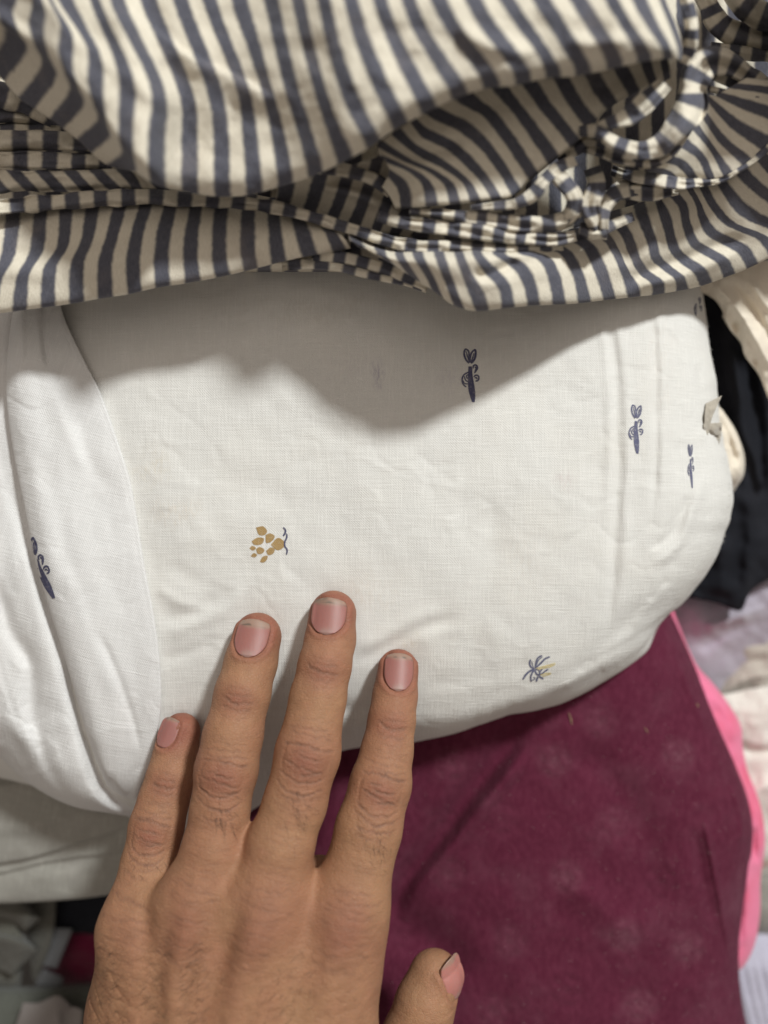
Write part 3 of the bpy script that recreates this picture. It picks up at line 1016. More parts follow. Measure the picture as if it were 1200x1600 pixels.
# rolled folds: (path with stripe count, width)
ROLLS = [
    # long thin roll from the left edge to the middle
    ([(-35, 326, 21, -1), (15, 322, 21, 0), (60, 318, 21, 1), (102, 315, 21, 2), (147, 311, 21, 3), (190, 309, 21, 4), (233, 307, 21, 5), (278, 311, 21, 6), (322, 313, 21.5, 7),
      (362, 316, 22, 8), (403, 320, 23, 9), (443, 327, 24.5, 10), (483, 338, 26, 11), (523, 350, 26.5, 12), (559, 361, 27, 13), (595, 373, 27, 14), (633, 383, 28, 15), (668, 386, 29, 16),
      (703, 386, 29, 17), (737, 387, 29, 18), (774, 388, 29, 19), (809, 389, 28, 20), (844, 388, 26, 21), (880, 383, 22, 22)], [27, 26, 25, 22, 20, 21, 24, 22]),
    ([(590, 338, 27, 0), (623, 347, 28, 1), (660, 352, 29, 2), (700, 357, 30, 3), (736, 361, 31, 4), (771, 366, 31, 5), (806, 370, 30, 6), (837, 373, 29, 7), (871, 374, 28, 8), (900, 368, 26, 9)], [16, 22, 24, 22, 18]),
    ([(640, 330, 28, 0), (673, 333, 29, 1), (710, 337, 30, 2), (745, 341, 31, 3), (777, 345, 31, 4), (812, 349, 31, 5), (847, 350, 30, 6), (885, 342, 30, 7), (905, 322, 31, 8), (898, 300, 32, 8.6)], [10, 18, 22, 25, 28, 22]),
    ([(735, 324, 32, 0), (772, 322, 33, 1), (807, 318, 33, 2), (834, 303, 34, 3), (852, 280, 34, 4), (872, 262, 33, 5), (900, 250, 32, 6)], [8, 14, 22, 20, 16]),
    # knot in the middle right
    ([(858, 262, 30, 0.5), (880, 284, 33, 1), (898, 312, 33, 2), (884, 343, 30, 3), (862, 352, 27, 3.6)], [20, 28, 24, 20]),
    ([(925, 262, 24, 0), (932, 285, 30, 1), (922, 322, 31, 2), (930, 354, 28, 3), (934, 372, 25, 3.6)], [30, 34, 26, 16]),
    ([(1000, 292, 22, 0), (968, 298, 27, 1), (945, 326, 29, 2), (942, 358, 27, 3), (940, 374, 24, 3.6)], [26, 26, 22, 14]),
    ([(905, 358, 26, 0), (930, 362, 27, 0.8), (960, 350, 24, 1.5), (990, 338, 20, 2.3)], [26, 22, 14]),
    # the fat twist under the top fold's right end
    ([(905, 205, 33, -1), (931, 205, 36, 0), (962, 224, 37, 1), (996, 235, 37, 2), (1030, 228, 36, 3), (1056, 200, 36, 4), (1080, 165, 35, 5), (1084, 128, 33, 6), (1106, 97, 31, 7), (1140, 100, 27, 8),
      (1165, 116, 24, 9), (1190, 134, 20, 10)], [18, 26, 28, 40, 52, 46, 40, 32]),
    ([(905, 232, 27, -1), (931, 237, 30, 0), (956, 247, 31, 1), (993, 254, 31, 2), (1016, 256, 30, 3), (1047, 240, 29, 4), (1071, 210, 28, 5), (1086, 186, 26, 6)], [12, 14, 15, 14, 10]),
    ([(915, 222, 29, -.5), (938, 226, 31, 0.2), (964, 240, 32, 1.2), (996, 247, 32, 2.2), (1036, 240, 31, 3.3)], [12, 12, 10]),
    ([(925, 205, 33, 0), (948, 194, 36, 1), (982, 182, 37, 2), (1013, 156, 37, 3), (1040, 130, 35, 4)], [16, 26, 32, 24]),
    ([(955, 266, 22, -1), (973, 272, 25, 0), (1007, 278, 26, 1), (1041, 284, 25, 2), (1072, 287, 24, 3), (1098, 284, 23, 4), (1123, 280, 22, 5), (1152, 265, 22, 6), (1182, 244, 21, 7), (1215, 215, 20, 8)], [16, 20, 18, 14, 13, 14]),
    ([(940, 318, 21, -1), (968, 301, 24, 0), (1002, 300, 24, 1), (1036, 300, 22, 2), (1060, 298, 19, 3)], [26, 28, 26, 14]),
    ([(1095, 140, 25, 0), (1112, 140, 26, 0.6), (1138, 147, 26, 1.6), (1166, 149, 25, 2.6), (1200, 150, 23, 3.6)], [10, 16, 14]),
    ([(1068, -40, 36, 0), (1074, 6, 38, 1), (1081, 47, 38, 2), (1078, 75, 36, 3), (1068, 100, 34, 4)], [22, 24, 24, 18]),
    ([(870, 246, 24, 0), (892, 236, 27, 0.8), (915, 222, 28, 1.6), (930, 205, 27, 2.4)], [16, 26, 24]),
    ([(1105, 112, 23, 0), (1135, 124, 23, 1), (1175, 130, 21, 2), (1220, 134, 19, 3)], [18, 24, 24]),
    ([(1120, 176, 21, 0), (1160, 182, 21, 1), (1195, 184, 20, 2), (1235, 182, 18, 3)], [18, 26, 26]),
    ([(-45, 140, 19, -1), (0, 148, 19, 0.2), (40, 162, 18, 1.2), (85, 186, 16, 2.2)], [44, 40, 30]),
    ([(-45, 205, 15, -1), (0, 203, 15, 0), (45, 203, 15, 1), (95, 206, 14, 2), (150, 215, 12, 3)], [20, 20, 16]),
    # dark heap in the top right corner
    ([(1090, -30, 18, 0), (1108, 10, 20, 1), (1122, 36, 20, 2), (1150, 54, 18, 3), (1190, 62, 15, 4), (1230, 60, 12, 5)], [34, 40, 36]),
    ([(1130, -40, 14, 0), (1160, 5, 18, 1), (1190, 25, 18, 2), (1230, 30, 16, 3)], [40, 44, 40]),
    ([(1110, 75, 16, 0), (1140, 78, 17, 1), (1175, 84, 15, 2), (1220, 90, 12, 3)], [18, 24, 20]),
    # compressed layers at the left under the top fold
    ([(-30, 182, 16, -.5), (22, 181, 16, 0.5), (70, 190, 14, 1.5)], [22, 20]),
    ([(-30, 220, 18, -1), (19, 220, 19, 0), (67, 219, 19, 1), (115, 221, 18, 2), (160, 225, 16, 3)], [30, 32, 28]),
    ([(-28, 250, 18, -1), (20, 250, 19, 0), (66, 250, 19, 1), (112, 252, 18, 2), (155, 252, 18, 3), (195, 256, 17, 4), (230, 262, 16, 5)], [25, 26, 24]),
    ([(-22, 284, 18, -1), (25, 283, 19, 0), (69, 283, 19, 1), (114, 283, 19, 2), (154, 281, 19, 3), (195, 279, 19, 4), (236, 285, 18, 5), (280, 292, 17, 6)], [36, 36, 30], 0.35),
]
for r in ROLLS:
    roll("fold", [(x, y, h, u + 0.25) for x, y, h, u in r[0]], r[1], M_STRIPE, stripe, jig=-(r[2] if len(r) > 2 else 0.0), wave=0.14)

# the heap goes on and rises beyond the right edge
roll("fold", [(1225, -300, 44, 0), (1258, -140, 46, 6), (1278, -20, 45, 11), (1308, 100, 36, 15), (1335, 200, 22, 19), (1360, 290, 4, 23)], [170, 170, 150, 120, 100], M_STRIPE, stripe, 0.2)

# D: the shaded layer showing under the top fold
D = {
    -0.45: [(618, 328), (608, 305), (598, 292)],
    0: [(626, 328), (621, 296), (606, 276)],
    1: [(665, 324), (659, 287), (639, 269), (604, 254)],
    2: [(702, 321), (694, 289), (668, 268), (631, 252), (590, 230)],
    3: [(735, 318), (725, 289), (697, 266), (653, 243), (610, 210)],
    4: [(768, 314), (755, 289), (730, 261), (696, 232), (660, 214), (640, 190)],
    5: [(800, 309), (785, 279), (758, 241), (724, 210), (668, 180), (650, 165)],
    6: [(827, 284), (807, 252), (778, 210), (753, 181), (716, 160), (690, 130)],
    7: [(857, 260), (833, 221), (801, 176), (775, 147), (755, 118)],
    8: [(891, 232), (867, 198), (843, 170), (821, 140), (800, 110)],
    9: [(919, 206), (897, 176), (877, 147), (866, 125), (850, 95)],
    10: [(948, 173), (926, 142), (912, 115), (895, 85)],
    11: [(982, 152), (966, 122), (955, 102), (940, 75)],
    12: [(1015, 136), (1005, 110), (998, 90), (985, 60)],
    13: [(1038, 128), (1033, 102), (1028, 80), (1015, 50)],
    13.6: [(1050, 122), (1046, 96), (1042, 75), (1030, 45)],
}
us, cols = [], []
for u, c in D.items():
    us.append(u)
    n = len(c)
    b = 30 if u > 0 else 26
    pts = [(c[0][0] - 4, c[0][1] - 10, b - 5), (c[0][0], c[0][1] - 1, b - 2)]
    for i, (x, y) in enumerate(c):
        pts.append((x, y - (2 if i == 0 else 0), b + 2.5 * i / (n - 1)))
    cols.append(pts)
fold(us, cols, 260, 70, 0.5, 81, [([(620, 225), (650, 245), (680, 235), (730, 225)], 12, -1.6, False), ([(600, 250), (650, 270), (720, 290)], 12, 1.0, False)])

# E: darker stripes at the far right
E = {
    -1: [(1008, 268), (1030, 272), (1046, 284)], 0: [(1030, 252), (1058, 260), (1079, 282)], 1: [(1060, 228), (1089, 248), (1105, 280)], 2: [(1080, 200), (1112, 240), (1130, 276)],
    3: [(1092, 176), (1123, 222), (1160, 258)], 4: [(1100, 152), (1138, 196), (1190, 234)], 5: [(1118, 150), (1160, 170), (1225, 195)], 6: [(1140, 138), (1195, 146), (1250, 165)], 7: [(1170, 122), (1220, 128), (1270, 140)],
}
fold(list(E.keys()), [[(x, y, h) for (x, y), h in zip(c, (27, 24, 21))] for c in E.values()], 140, 40, 0.8, 91)

# the buried layers below everything
g, su_ = from_rows([[(-200, y, h - 6), (100, y, h - 5), (330, y, h - 4), (480, y, h + 1), (760, y, h + 4), (880, y, h - 7), (1020, y, h - 16), (1150, y - 12, h - 24), (1350, y - 40, h - 30)]
                    for y, h in ((-220, 14), (-60, 13), (80, 10), (200, 6), (300, 5), (370, 13), (412, 14), (425, 2))], 160, 70)
g[..., 2] += 1.8 * fbm(g[..., 0] / 60, g[..., 1] / 40, 95)
sheet("fold", g, np.array(su_) * 34, M_STRIPE, stripe, 0.5)

# ------------------------------------------------------------------ maroon velvet
rows = []
ed = [(1030, 900), (1042, 945), (1060, 985), (1082, 1035), (1104, 1088), (1130, 1150), (1153, 1205), (1170, 1255), (1176, 1300), (1170, 1360), (1160, 1430), (1154, 1500), (1158, 1560), (1170, 1620), (1185, 1700)]
ly = [1010, 1040, 1070, 1105, 1145, 1190, 1235, 1280, 1325, 1380, 1440, 1500, 1560, 1620, 1700]
for (ex, ey), l in zip(ed, ly):
    def yy(x, l=l, ex=ex, ey=ey):
        t = np.clip((x - 500) / (ex - 500), 0, 1)
        return l + (ey - l) * t**1.6
    b = -46
    r = [(230, l, b - 14)] + [(x, yy(x), b + h) for x, h in ((400, -6), (560, -2), (700, 0), (850, 2), (960, 1))]
    r += [(ex - 90, yy(ex - 90), b - 1.5), (ex - 45, yy(ex - 45), b - 5), (ex - 16, yy(ex - 16), b - 11), (ex, ey, b - 22), (ex - 8, ey, b - 48)]
    rows.append(r)
g, su_ = from_rows(rows, 320, 260)
X, Y = g[..., 0].copy(), g[..., 1].copy()
g[..., 2] += 1.2 * fbm(X / 170, Y / 170, 101) + 0.25 * fbm(X / 40, Y / 50, 104)
for pts, w, a in [
    ([(590, 1440), (640, 1358), (700, 1282), (755, 1215), (815, 1135), (850, 1085)], 26, -6.0),
    ([(620, 1450), (665, 1375), (725, 1300), (780, 1232), (840, 1155)], 15, 4.6),
    ([(600, 1380), (640, 1450), (700, 1500), (720, 1560)], 40, -4.5),
    ([(1100, 1270), (1113, 1345), (1128, 1420), (1146, 1510)], 5, 1.7),
    ([(1085, 1290), (1098, 1370), (1118, 1450)], 9, -1.6),
    ([(1140, 1220), (1158, 1280), (1160, 1320)], 5, 1.6),
    ([(1060, 1030), (1085, 1100), (1110, 1150)], 6, 1.5),
    ([(900, 1150), (980, 1250), (1010, 1340), (1020, 1440)], 30, -2.4),
    ([(880, 1380), (940, 1420), (1000, 1480)], 24, 2.0),
]:
    crease(g, pts, w, a)
# worn flowers pressed into the pile
motif = np.zeros(X.shape)
FL = [(705, 1195), (866, 1190), (785, 1280), (700, 1368), (885, 1370), (1032, 1382), (795, 1472), (975, 1462), (690, 1290), (960, 1285), (1075, 1480), (885, 1550), (770, 1580), (1000, 1570), (620, 1460), (940, 1130), (1060, 1180)]
for k, (fx, fy) in enumerate(FL):
    dx, dy = X - fx, Y - fy
    r = np.hypot(dx, dy)
    th = np.arctan2(dy, dx) + k * 1.7
    env = np.exp(-(r / 27)**4)
    pet = 0.5 + 0.5 * np.cos(5 * th + 0.4 * np.sin(3 * th))
    pit = env * (np.sin(r / 3.6 + 1.6 * pet) * 0.5 + 0.5) * (0.4 + 0.6 * pet)
    g[..., 2] -= 0.55 * pit
    motif = np.maximum(motif, env * (0.35 + 0.65 * pit) * (0.55 + 0.45 * math.sin(k * 2.1)))
vel = sheet("maroon_cloth", g, su_, M_VELVET, None, 0.8)
at = vel.data.attributes.new("motif", 'FLOAT', 'POINT')
at.data.foreach_set("value", motif.astype(np.float32).ravel())
tag(vel, "dusty maroon velvet cloth with pressed flowers, lying below the fingers", "cloth")
BV_VEL = bvh_of(mm_grid(g), grid_faces(*g.shape[:2]))

M_LINT = NT("pale_lint")
M_LINT.b.inputs["Base Color"].default_value = (0.55, 0.42, 0.42, 1)
M_LINT.b.inputs["Roughness"].default_value = 0.9
rt_, dr_, ln_ = [], [], []
for i in range(420):
    x, y = rng.uniform(600, 1160), rng.uniform(1050, 1600)
    if i > 160:
        x = 1160 - abs(rng.normal(0, 130))
        y = rng.uniform(1150, 1600)
    rt_.append(on_surface(BV_VEL, x, y, 0.15))
    dr_.append((rng.normal(), rng.normal(), 0.12))
    ln_.append(rng.uniform(0.3, 1.5))
fibres("lint", rt_, dr_, ln_, 0.028, M_LINT.m, vel, 0.5)

# bits of straw on the velvet
M_STRAW = NT("dry_straw")
p = M_STRAW.pos()
M_STRAW.l(M_STRAW.mix(M_STRAW.noise(p, 900, 2), (0.24, 0.14, 0.08), (0.45, 0.31, 0.20)), M_STRAW.b.inputs["Base Color"])
for (pts, w, lab) in [([(888, 1113), (891, 1122), (893, 1132)], 2.6, "short curved straw bit on the maroon velvet below the white edge"),
                      ([(1006, 1135), (1009, 1140), (1012, 1145)], 1.7, "tiny straw fleck right of the straw bit on maroon velvet"),
                      ([(1086, 1099), (1088, 1102), (1090, 1105)], 2.4, "tiny round fleck near the right edge of the maroon velvet")]:
    V, F = [], []
    q = smooth_path(pts, 8)
    tg = np.gradient(q, axis=0)
    tg /= np.linalg.norm(tg, axis=1)[:, None]
    for i in range(8):
        ww = w / 2 * math.sin(0.3 + (math.pi - 0.6) * i / 7)
        c = on_surface(BV_VEL, q[i][0], q[i][1], 0.5)
        for k in range(6):
            a = k * math.pi / 3
            V.append(c + np.array([-tg[i][1] * ww * .2 * math.cos(a), -tg[i][0] * ww * .2 * math.cos(a), 0.11 * ww * math.sin(a)]))
    for i in range(7):
        for k in range(6):
            F.append((i * 6 + k, i * 6 + (k + 1) % 6, i * 6 + 6 + (k + 1) % 6, i * 6 + 6 + k))
    o = add_mesh("straw_bit", world(np.array(V)), F, M_STRAW.m)
    tag(o, lab, "straw", group="straw flecks on the velvet")


# ------------------------------------------------------------------ cloths deeper in the heap
def simple(name, rows, nu, nv, mat, label, wr=(), amp=1.0, sc=60, seed=0, thick=0.6, power=0.8, parent=None):
    g, su = from_rows(rows, nu, nv, power)
    g[..., 2] += amp * fbm(g[..., 0] / sc, g[..., 1] / sc, seed)
    for w in wr:
        crease(g, *w)
    o = sheet(name, g, su, mat, parent, thick)
    if label:
        tag(o, label, "cloth")
    return o


# pink cloth peeping out right of the velvet
pe = [(1050, 950), (1084, 1032), (1112, 1066), (1138, 1100), (1157, 1134), (1160, 1168), (1168, 1205), (1180, 1235), (1191, 1272), (1195, 1318), (1188, 1372), (1187, 1430), (1178, 1478), (1160, 1512), (1140, 1520)]
rows = [[(x - 150, y, -74), (x - 70, y, -66), (x - 30, y, -67), (x - 10, y, -70), (x, y, -76), (x - 5, y, -92)] for x, y in pe]
simple("pink_cloth", rows, 60, 160, M_PINK, "bright pink cloth peeping out along the right edge of the maroon velvet",
       [([(1172, 1330), (1168, 1400), (1165, 1480)], 5, 2.0, False), ([(1180, 1290), (1178, 1330), (1182, 1350)], 6, -3.0, False), ([(1150, 1180), (1172, 1230), (1186, 1270)], 5, -2.0, False),
        ([(1110, 1080), (1140, 1120), (1150, 1160)], 8, 1.5, False)], 0.8, 40, 111)

# black cloth
rows = [[(1000, 400, -55), (1100, 400, -52), (1180, 400, -60), (1300, 380, -66)],
        [(1000, 500, -60), (1120, 500, -56), (1190, 520, -62), (1300, 540, -70)],
        [(1000, 640, -66), (1130, 630, -60), (1200, 650, -66), (1300, 660, -74)],
        [(1000, 780, -70), (1140, 780, -64), (1200, 790, -70), (1300, 800, -78)],
        [(1000, 880, -74), (1120, 880, -68), (1190, 870, -72), (1300, 850, -80)],
        [(1000, 915, -78), (1070, 930, -72), (1120, 940, -72), (1158, 950, -74), (1172, 925, -76), (1200, 905, -78), (1300, 880, -84)],
        [(1000, 910, -86), (1070, 924, -82), (1120, 933, -82), (1156, 942, -84), (1170, 918, -86), (1200, 900, -88), (1300, 875, -92)]]
simple("black_cloth", rows, 90, 140, M_BLACK, "black cloth hanging down right of the white cloth's edge",
       [([(1110, 480), (1140, 600), (1165, 720), (1175, 850)], 14, 4, False), ([(1150, 520), (1180, 640), (1192, 800)], 12, -5, False), ([(1120, 840), (1130, 890), (1135, 940)], 16, 3, False),
        ([(1180, 760), (1170, 840), (1165, 930)], 10, 3, False)], 2.5, 60, 121)

# cream ruffle
rows = [[(1060, 420, -20), (1100, 400, -20), (1150, 380, -22), (1260, 340, -26)],
        [(1085, 450, -24), (1120, 440, -20), (1170, 430, -24), (1260, 420, -28)],
        [(1098, 458, -28), (1130, 470, -25), (1180, 480, -28), (1260, 490, -32)],
        [(1112, 464, -30), (1140, 490, -28), (1185, 520, -30), (1260, 560, -36)],
        [(1132, 482, -33), (1136, 505, -32), (1158, 532, -33), (1180, 560, -34), (1205, 600, -37), (1260, 660, -42)],
        [(1128, 494, -38), (1140, 514, -36), (1160, 540, -37), (1162, 552, -38), (1185, 585, -38), (1202, 625, -41), (1260, 700, -46)],
        [(1132, 496, -46), (1144, 512, -44), (1165, 540, -45), (1170, 552, -46), (1192, 588, -46), (1210, 625, -48), (1262, 700, -54)]]
simple("cream_cloth", rows, 110, 90, M_CREAM, "cream cotton cloth with a wavy edge below the striped hem at right",
       [([(1110, 440), (1150, 480), (1185, 540), (1210, 590)], 6, 2.2, False), ([(1140, 440), (1180, 490), (1215, 550)], 7, -2.2, False), ([(1150, 500), (1156, 520), (1150, 540)], 7, -3.0, False),
        ([(1165, 430), (1200, 480), (1240, 540)], 6, 1.8, False), ([(1185, 560), (1182, 580), (1178, 600)], 6, -2.5, False), ([(1140, 470), (1135, 490), (1130, 505)], 6, 2.0, False)], 1.0, 30, 131)

# soft white scrap sticking out behind the edge
rows = [[(1080, 620, -50), (1115, 628, -40), (1130, 642, -44), (1132, 650, -54)], [(1080, 660, -50), (1122, 655, -38), (1148, 672, -42), (1152, 680, -56)],
        [(1080, 700, -50), (1130, 700, -38), (1158, 708, -42), (1163, 712, -56)], [(1080, 735, -50), (1135, 730, -39), (1156, 738, -42), (1162, 742, -56)],
        [(1080, 770, -54), (1128, 755, -42), (1142, 758, -46), (1150, 762, -58)], [(1080, 790, -60), (1120, 775, -54), (1135, 775, -58), (1140, 778, -64)]]
simple("white_scrap", rows, 50, 60, M_CREAM, "small soft white cloth scrap bulging out behind the ribbon on the right", [([(1120, 650), (1140, 690), (1150, 730)], 6, -2, False)], 0.9, 20, 141)

# lavender, beige and flowered cloths at the right
rows = [[(980, 900, -100), (1100, 890, -94), (1180, 870, -92), (1320, 850, -96)], [(980, 950, -100), (1080, 945, -92), (1150, 950, -90), (1210, 930, -90), (1320, 900, -96)],
        [(980, 1000, -102), (1090, 985, -92), (1150, 968, -88), (1200, 955, -90), (1320, 940, -96)], [(980, 1060, -104), (1100, 1040, -100), (1150, 1010, -100), (1210, 985, -98), (1320, 970, -102)],
        [(980, 1120, -108), (1110, 1100, -108), (1160, 1060, -108), (1220, 1030, -108), (1320, 1010, -110)]]
simple("lavender_cloth", rows, 90, 90, M_LAV, "shiny grey lavender cloth below the black cloth at right",
       [([(1095, 980), (1130, 972), (1172, 955)], 7, 2.5, False), ([(1090, 1020), (1140, 990), (1190, 965)], 10, -3, False)], 1.4, 40, 151)
rows = [[(1060, 1040, -112), (1120, 1010, -106), (1180, 985, -102), (1320, 960, -104)], [(1060, 1080, -112), (1130, 1050, -105), (1190, 1030, -101), (1320, 1010, -103)],
        [(1060, 1130, -114), (1140, 1085, -106), (1190, 1080, -103), (1320, 1070, -105)], [(1060, 1160, -118), (1150, 1120, -112), (1200, 1110, -110), (1320, 1100, -112)]]
simple("beige_cloth", rows, 80, 80, M_BEIGE, "beige cloth with soft creases between the lavender and flowered cloths",
       [([(1080, 1080), (1130, 1030), (1190, 1000)], 8, 2.0, False), ([(1100, 1090), (1150, 1045), (1210, 1020)], 8, -2.0, False), ([(1120, 1090), (1170, 1060), (1230, 1050)], 6, 1.5, False)], 1.2, 40, 161)
rows = [[(1060, 1080, -108), (1130, 1085, -98), (1180, 1075, -96), (1320, 1060, -98)], [(1060, 1130, -108), (1150, 1120, -94), (1200, 1110, -92), (1320, 1100, -95)],
        [(1060, 1200, -108), (1160, 1180, -95), (1210, 1170, -93), (1320, 1160, -96)], [(1060, 1280, -110), (1170, 1260, -96), (1220, 1240, -94), (1320, 1230, -98)],
        [(1060, 1370, -112), (1180, 1340, -100), (1230, 1320, -99), (1320, 1310, -102)], [(1060, 1400, -118), (1180, 1372, -110), (1230, 1350, -110), (1320, 1340, -112)]]
simple("flowered_cloth", rows, 90, 110, M_FLOWER, "cream cloth with faded pink flowers, right of the pink cloth",
       [([(1140, 1160), (1180, 1175), (1230, 1170)], 8, -3, False), ([(1150, 1260), (1190, 1230), (1230, 1220)], 12, 2.0, False)], 1.4, 40, 171)
rows = [[(1080, 1340, -118), (1180, 1360, -112), (1230, 1350, -112), (1320, 1340, -114)], [(1080, 1410, -118), (1190, 1410, -110), (1230, 1410, -110), (1320, 1400, -112)],
        [(1080, 1450, -120), (1190, 1445, -114), (1230, 1440, -114), (1320, 1435, -116)], [(1080, 1470, -126), (1190, 1462, -124), (1230, 1455, -124), (1320, 1450, -126)]]
simple("olive_cloth", rows, 60, 60, M_GREY, "grey olive cloth at the right edge below the flowered cloth", (), 1.2, 40, 176)
rows = [[(1040, 1420, -126), (1180, 1455, -122), (1240, 1470, -122), (1320, 1470, -124)], [(1040, 1480, -122), (1165, 1495, -116), (1220, 1500, -114), (1320, 1500, -116)],
        [(1040, 1560, -122), (1170, 1560, -113), (1220, 1555, -111), (1320, 1550, -113)], [(1040, 1700, -124), (1170, 1700, -112), (1230, 1700, -110), (1320, 1700, -112)]]
simple("pale_lavender_cloth", rows, 80, 90, M_LAV2, "pale lavender ribbed cloth in the lower right corner",
       [([(1150 + 14 * i, 1490), (1165 + 14 * i, 1560), (1185 + 14 * i, 1640)], 5, 1.2, False) for i in range(6)], 0.8, 50, 181)

# grey linen at the lower left
rows = [[(-150, 1130, -60), (0, 1150, -58), (120, 1180, -56), (260, 1200, -56), (420, 1200, -64)],
        [(-150, 1200, -56), (0, 1215, -54), (120, 1235, -52), (260, 1240, -52), (420, 1240, -62)],
        [(-150, 1275, -54), (0, 1285, -52), (120, 1285, -50), (260, 1275, -50), (420, 1270, -60)],
        [(-150, 1345, -55), (0, 1342, -53), (120, 1322, -51), (260, 1300, -51), (420, 1300, -62)],
        [(-150, 1385, -57), (0, 1382, -56), (120, 1365, -54), (260, 1345, -54), (420, 1330, -66)],
        [(-150, 1412, -61), (0, 1411, -60), (60, 1408, -59), (100, 1405, -58), (140, 1401, -58), (180, 1395, -58), (260, 1385, -60), (420, 1370, -74)],
        [(-150, 1404, -68), (0, 1403, -68), (60, 1401, -68), (100, 1398, -68), (140, 1394, -68), (180, 1388, -68), (260, 1378, -70), (420, 1362, -84)]]
simple("grey_cloth", rows, 120, 140, M_GREY, "grey linen cloth in flat folds below the white cloth at left",
       [([(-60, 1362), (0, 1352), (84, 1334), (150, 1312), (210, 1290)], 4, -2.6, True), ([(-60, 1378), (0, 1367), (60, 1352), (110, 1344), (210, 1333)], 4, -2.2, True),
        ([(-20, 1222), (30, 1214), (60, 1200)], 5, -2.0, False), ([(-40, 1300), (60, 1290), (180, 1262)], 12, 1.0, False)], 0.7, 60, 191)

rag = thing("grey_rag", "crumpled grey linen rag with a pointed corner at the left edge", "cloth")
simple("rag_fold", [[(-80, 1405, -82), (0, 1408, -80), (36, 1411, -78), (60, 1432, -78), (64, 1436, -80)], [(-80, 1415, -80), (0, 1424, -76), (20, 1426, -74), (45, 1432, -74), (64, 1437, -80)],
                    [(-80, 1425, -84), (0, 1428, -80), (25, 1440, -80), (38, 1450, -80), (58, 1441, -84)], [(-80, 1430, -90), (0, 1440, -88), (28, 1448, -88), (36, 1457, -88), (50, 1447, -90)]], 40, 40, M_RAG_SHADED, None, (), 0.6, 20, 201, parent=rag)
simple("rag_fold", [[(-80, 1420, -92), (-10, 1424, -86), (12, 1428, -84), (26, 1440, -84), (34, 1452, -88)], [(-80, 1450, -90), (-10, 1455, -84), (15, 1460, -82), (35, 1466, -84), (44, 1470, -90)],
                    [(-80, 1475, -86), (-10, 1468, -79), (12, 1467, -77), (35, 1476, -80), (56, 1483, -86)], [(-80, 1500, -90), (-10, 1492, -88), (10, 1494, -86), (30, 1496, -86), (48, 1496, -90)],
                    [(-80, 1540, -94), (-5, 1515, -95), (6, 1518, -93), (18, 1524, -93), (24, 1520, -95)]], 50, 60, M_RAG_SHADED, None, (), 0.7, 22, 203, parent=rag)
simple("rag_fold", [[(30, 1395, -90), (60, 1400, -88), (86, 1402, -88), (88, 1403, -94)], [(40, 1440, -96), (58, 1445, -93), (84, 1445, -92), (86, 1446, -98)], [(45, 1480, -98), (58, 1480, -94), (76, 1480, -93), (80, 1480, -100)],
                    [(48, 1515, -102), (58, 1512, -98), (66, 1510, -98), (68, 1510, -102)], [(52, 1535, -104), (58, 1530, -103), (61, 1528, -103), (62, 1528, -105)]], 30, 60, M_RAG_SHADED, None, (), 0.6, 20, 205, parent=rag)
simple("rag_fold", [[(-80, 1490, -100), (0, 1495, -97), (30, 1505, -98), (36, 1510, -102)], [(-80, 1530, -102), (0, 1528, -98), (24, 1530, -99), (33, 1532, -103)], [(-80, 1560, -106), (0, 1550, -104), (24, 1548, -104), (32, 1546, -106)]], 30, 40, M_RAG_SHADED, None, (), 0.7, 20, 207, parent=rag)
simple("magenta_cloth", [[(60, 1440, -112), (110, 1440, -108), (220, 1440, -104), (330, 1440, -106)], [(60, 1480, -112), (110, 1480, -106), (220, 1480, -102), (330, 1480, -104)],
                         [(60, 1520, -113), (110, 1525, -107), (220, 1525, -104), (330, 1520, -106)], [(60, 1545, -116), (110, 1548, -113), (220, 1550, -112), (330, 1550, -112)]], 60, 60, M_MAG,
       "dark magenta cloth in the gap left of the hand", (), 1.0, 40, 211)
simple("dark_sheet", [[(60, 1370, -100), (150, 1370, -96), (300, 1360, -92)], [(70, 1410, -99), (150, 1410, -94), (300, 1400, -90)], [(78, 1445, -100), (150, 1448, -95), (300, 1450, -92)], [(84, 1457, -103), (150, 1460, -100), (300, 1464, -98)]], 60, 50, M_BLACK,  # black sheet that fills the gap below the linen
       "black sheet filling the gap under the grey linen, left of the hand", (), 1.0, 40, 213)
o = simple("card_strip", [[(80, 1450, -96), (113, 1452, -95)], [(74, 1480, -97), (101, 1482, -96)], [(66, 1510, -98), (88, 1514, -97)]], 12, 20, M_CARD_SHADED, None, (), 0.3, 30, 215, 0.4)
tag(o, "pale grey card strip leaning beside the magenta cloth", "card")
o = simple("card_scrap", [[(68, 1514, -97), (74, 1518, -97)], [(60, 1526, -98), (98, 1529, -98)], [(54, 1540, -99), (96, 1541, -99)]], 12, 20, M_CARD_SHADED, None, (), 0.3, 30, 216, 0.4)
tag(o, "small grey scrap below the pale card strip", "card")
rows = [[(-150, 1535, -104), (0, 1542, -102), (60, 1541, -101), (140, 1536, -100), (330, 1530, -100)], [(-150, 1548, -98), (0, 1553, -95), (60, 1551, -94), (140, 1546, -93), (330, 1540, -93)],
        [(-150, 1580, -94), (0, 1580, -91), (60, 1578, -90), (140, 1575, -89), (330, 1570, -89)], [(-150, 1640, -94), (0, 1640, -90), (60, 1640, -89), (140, 1640, -88), (330, 1640, -88)], [(-150, 1720, -96), (0, 1720, -92), (60, 1720, -91), (140, 1720, -90), (330, 1720, -90)]]
simple("grey_green_cloth", rows, 70, 60, M_GREY2, "dark grey green cloth along the lower left corner", (), 1.0, 50, 221)
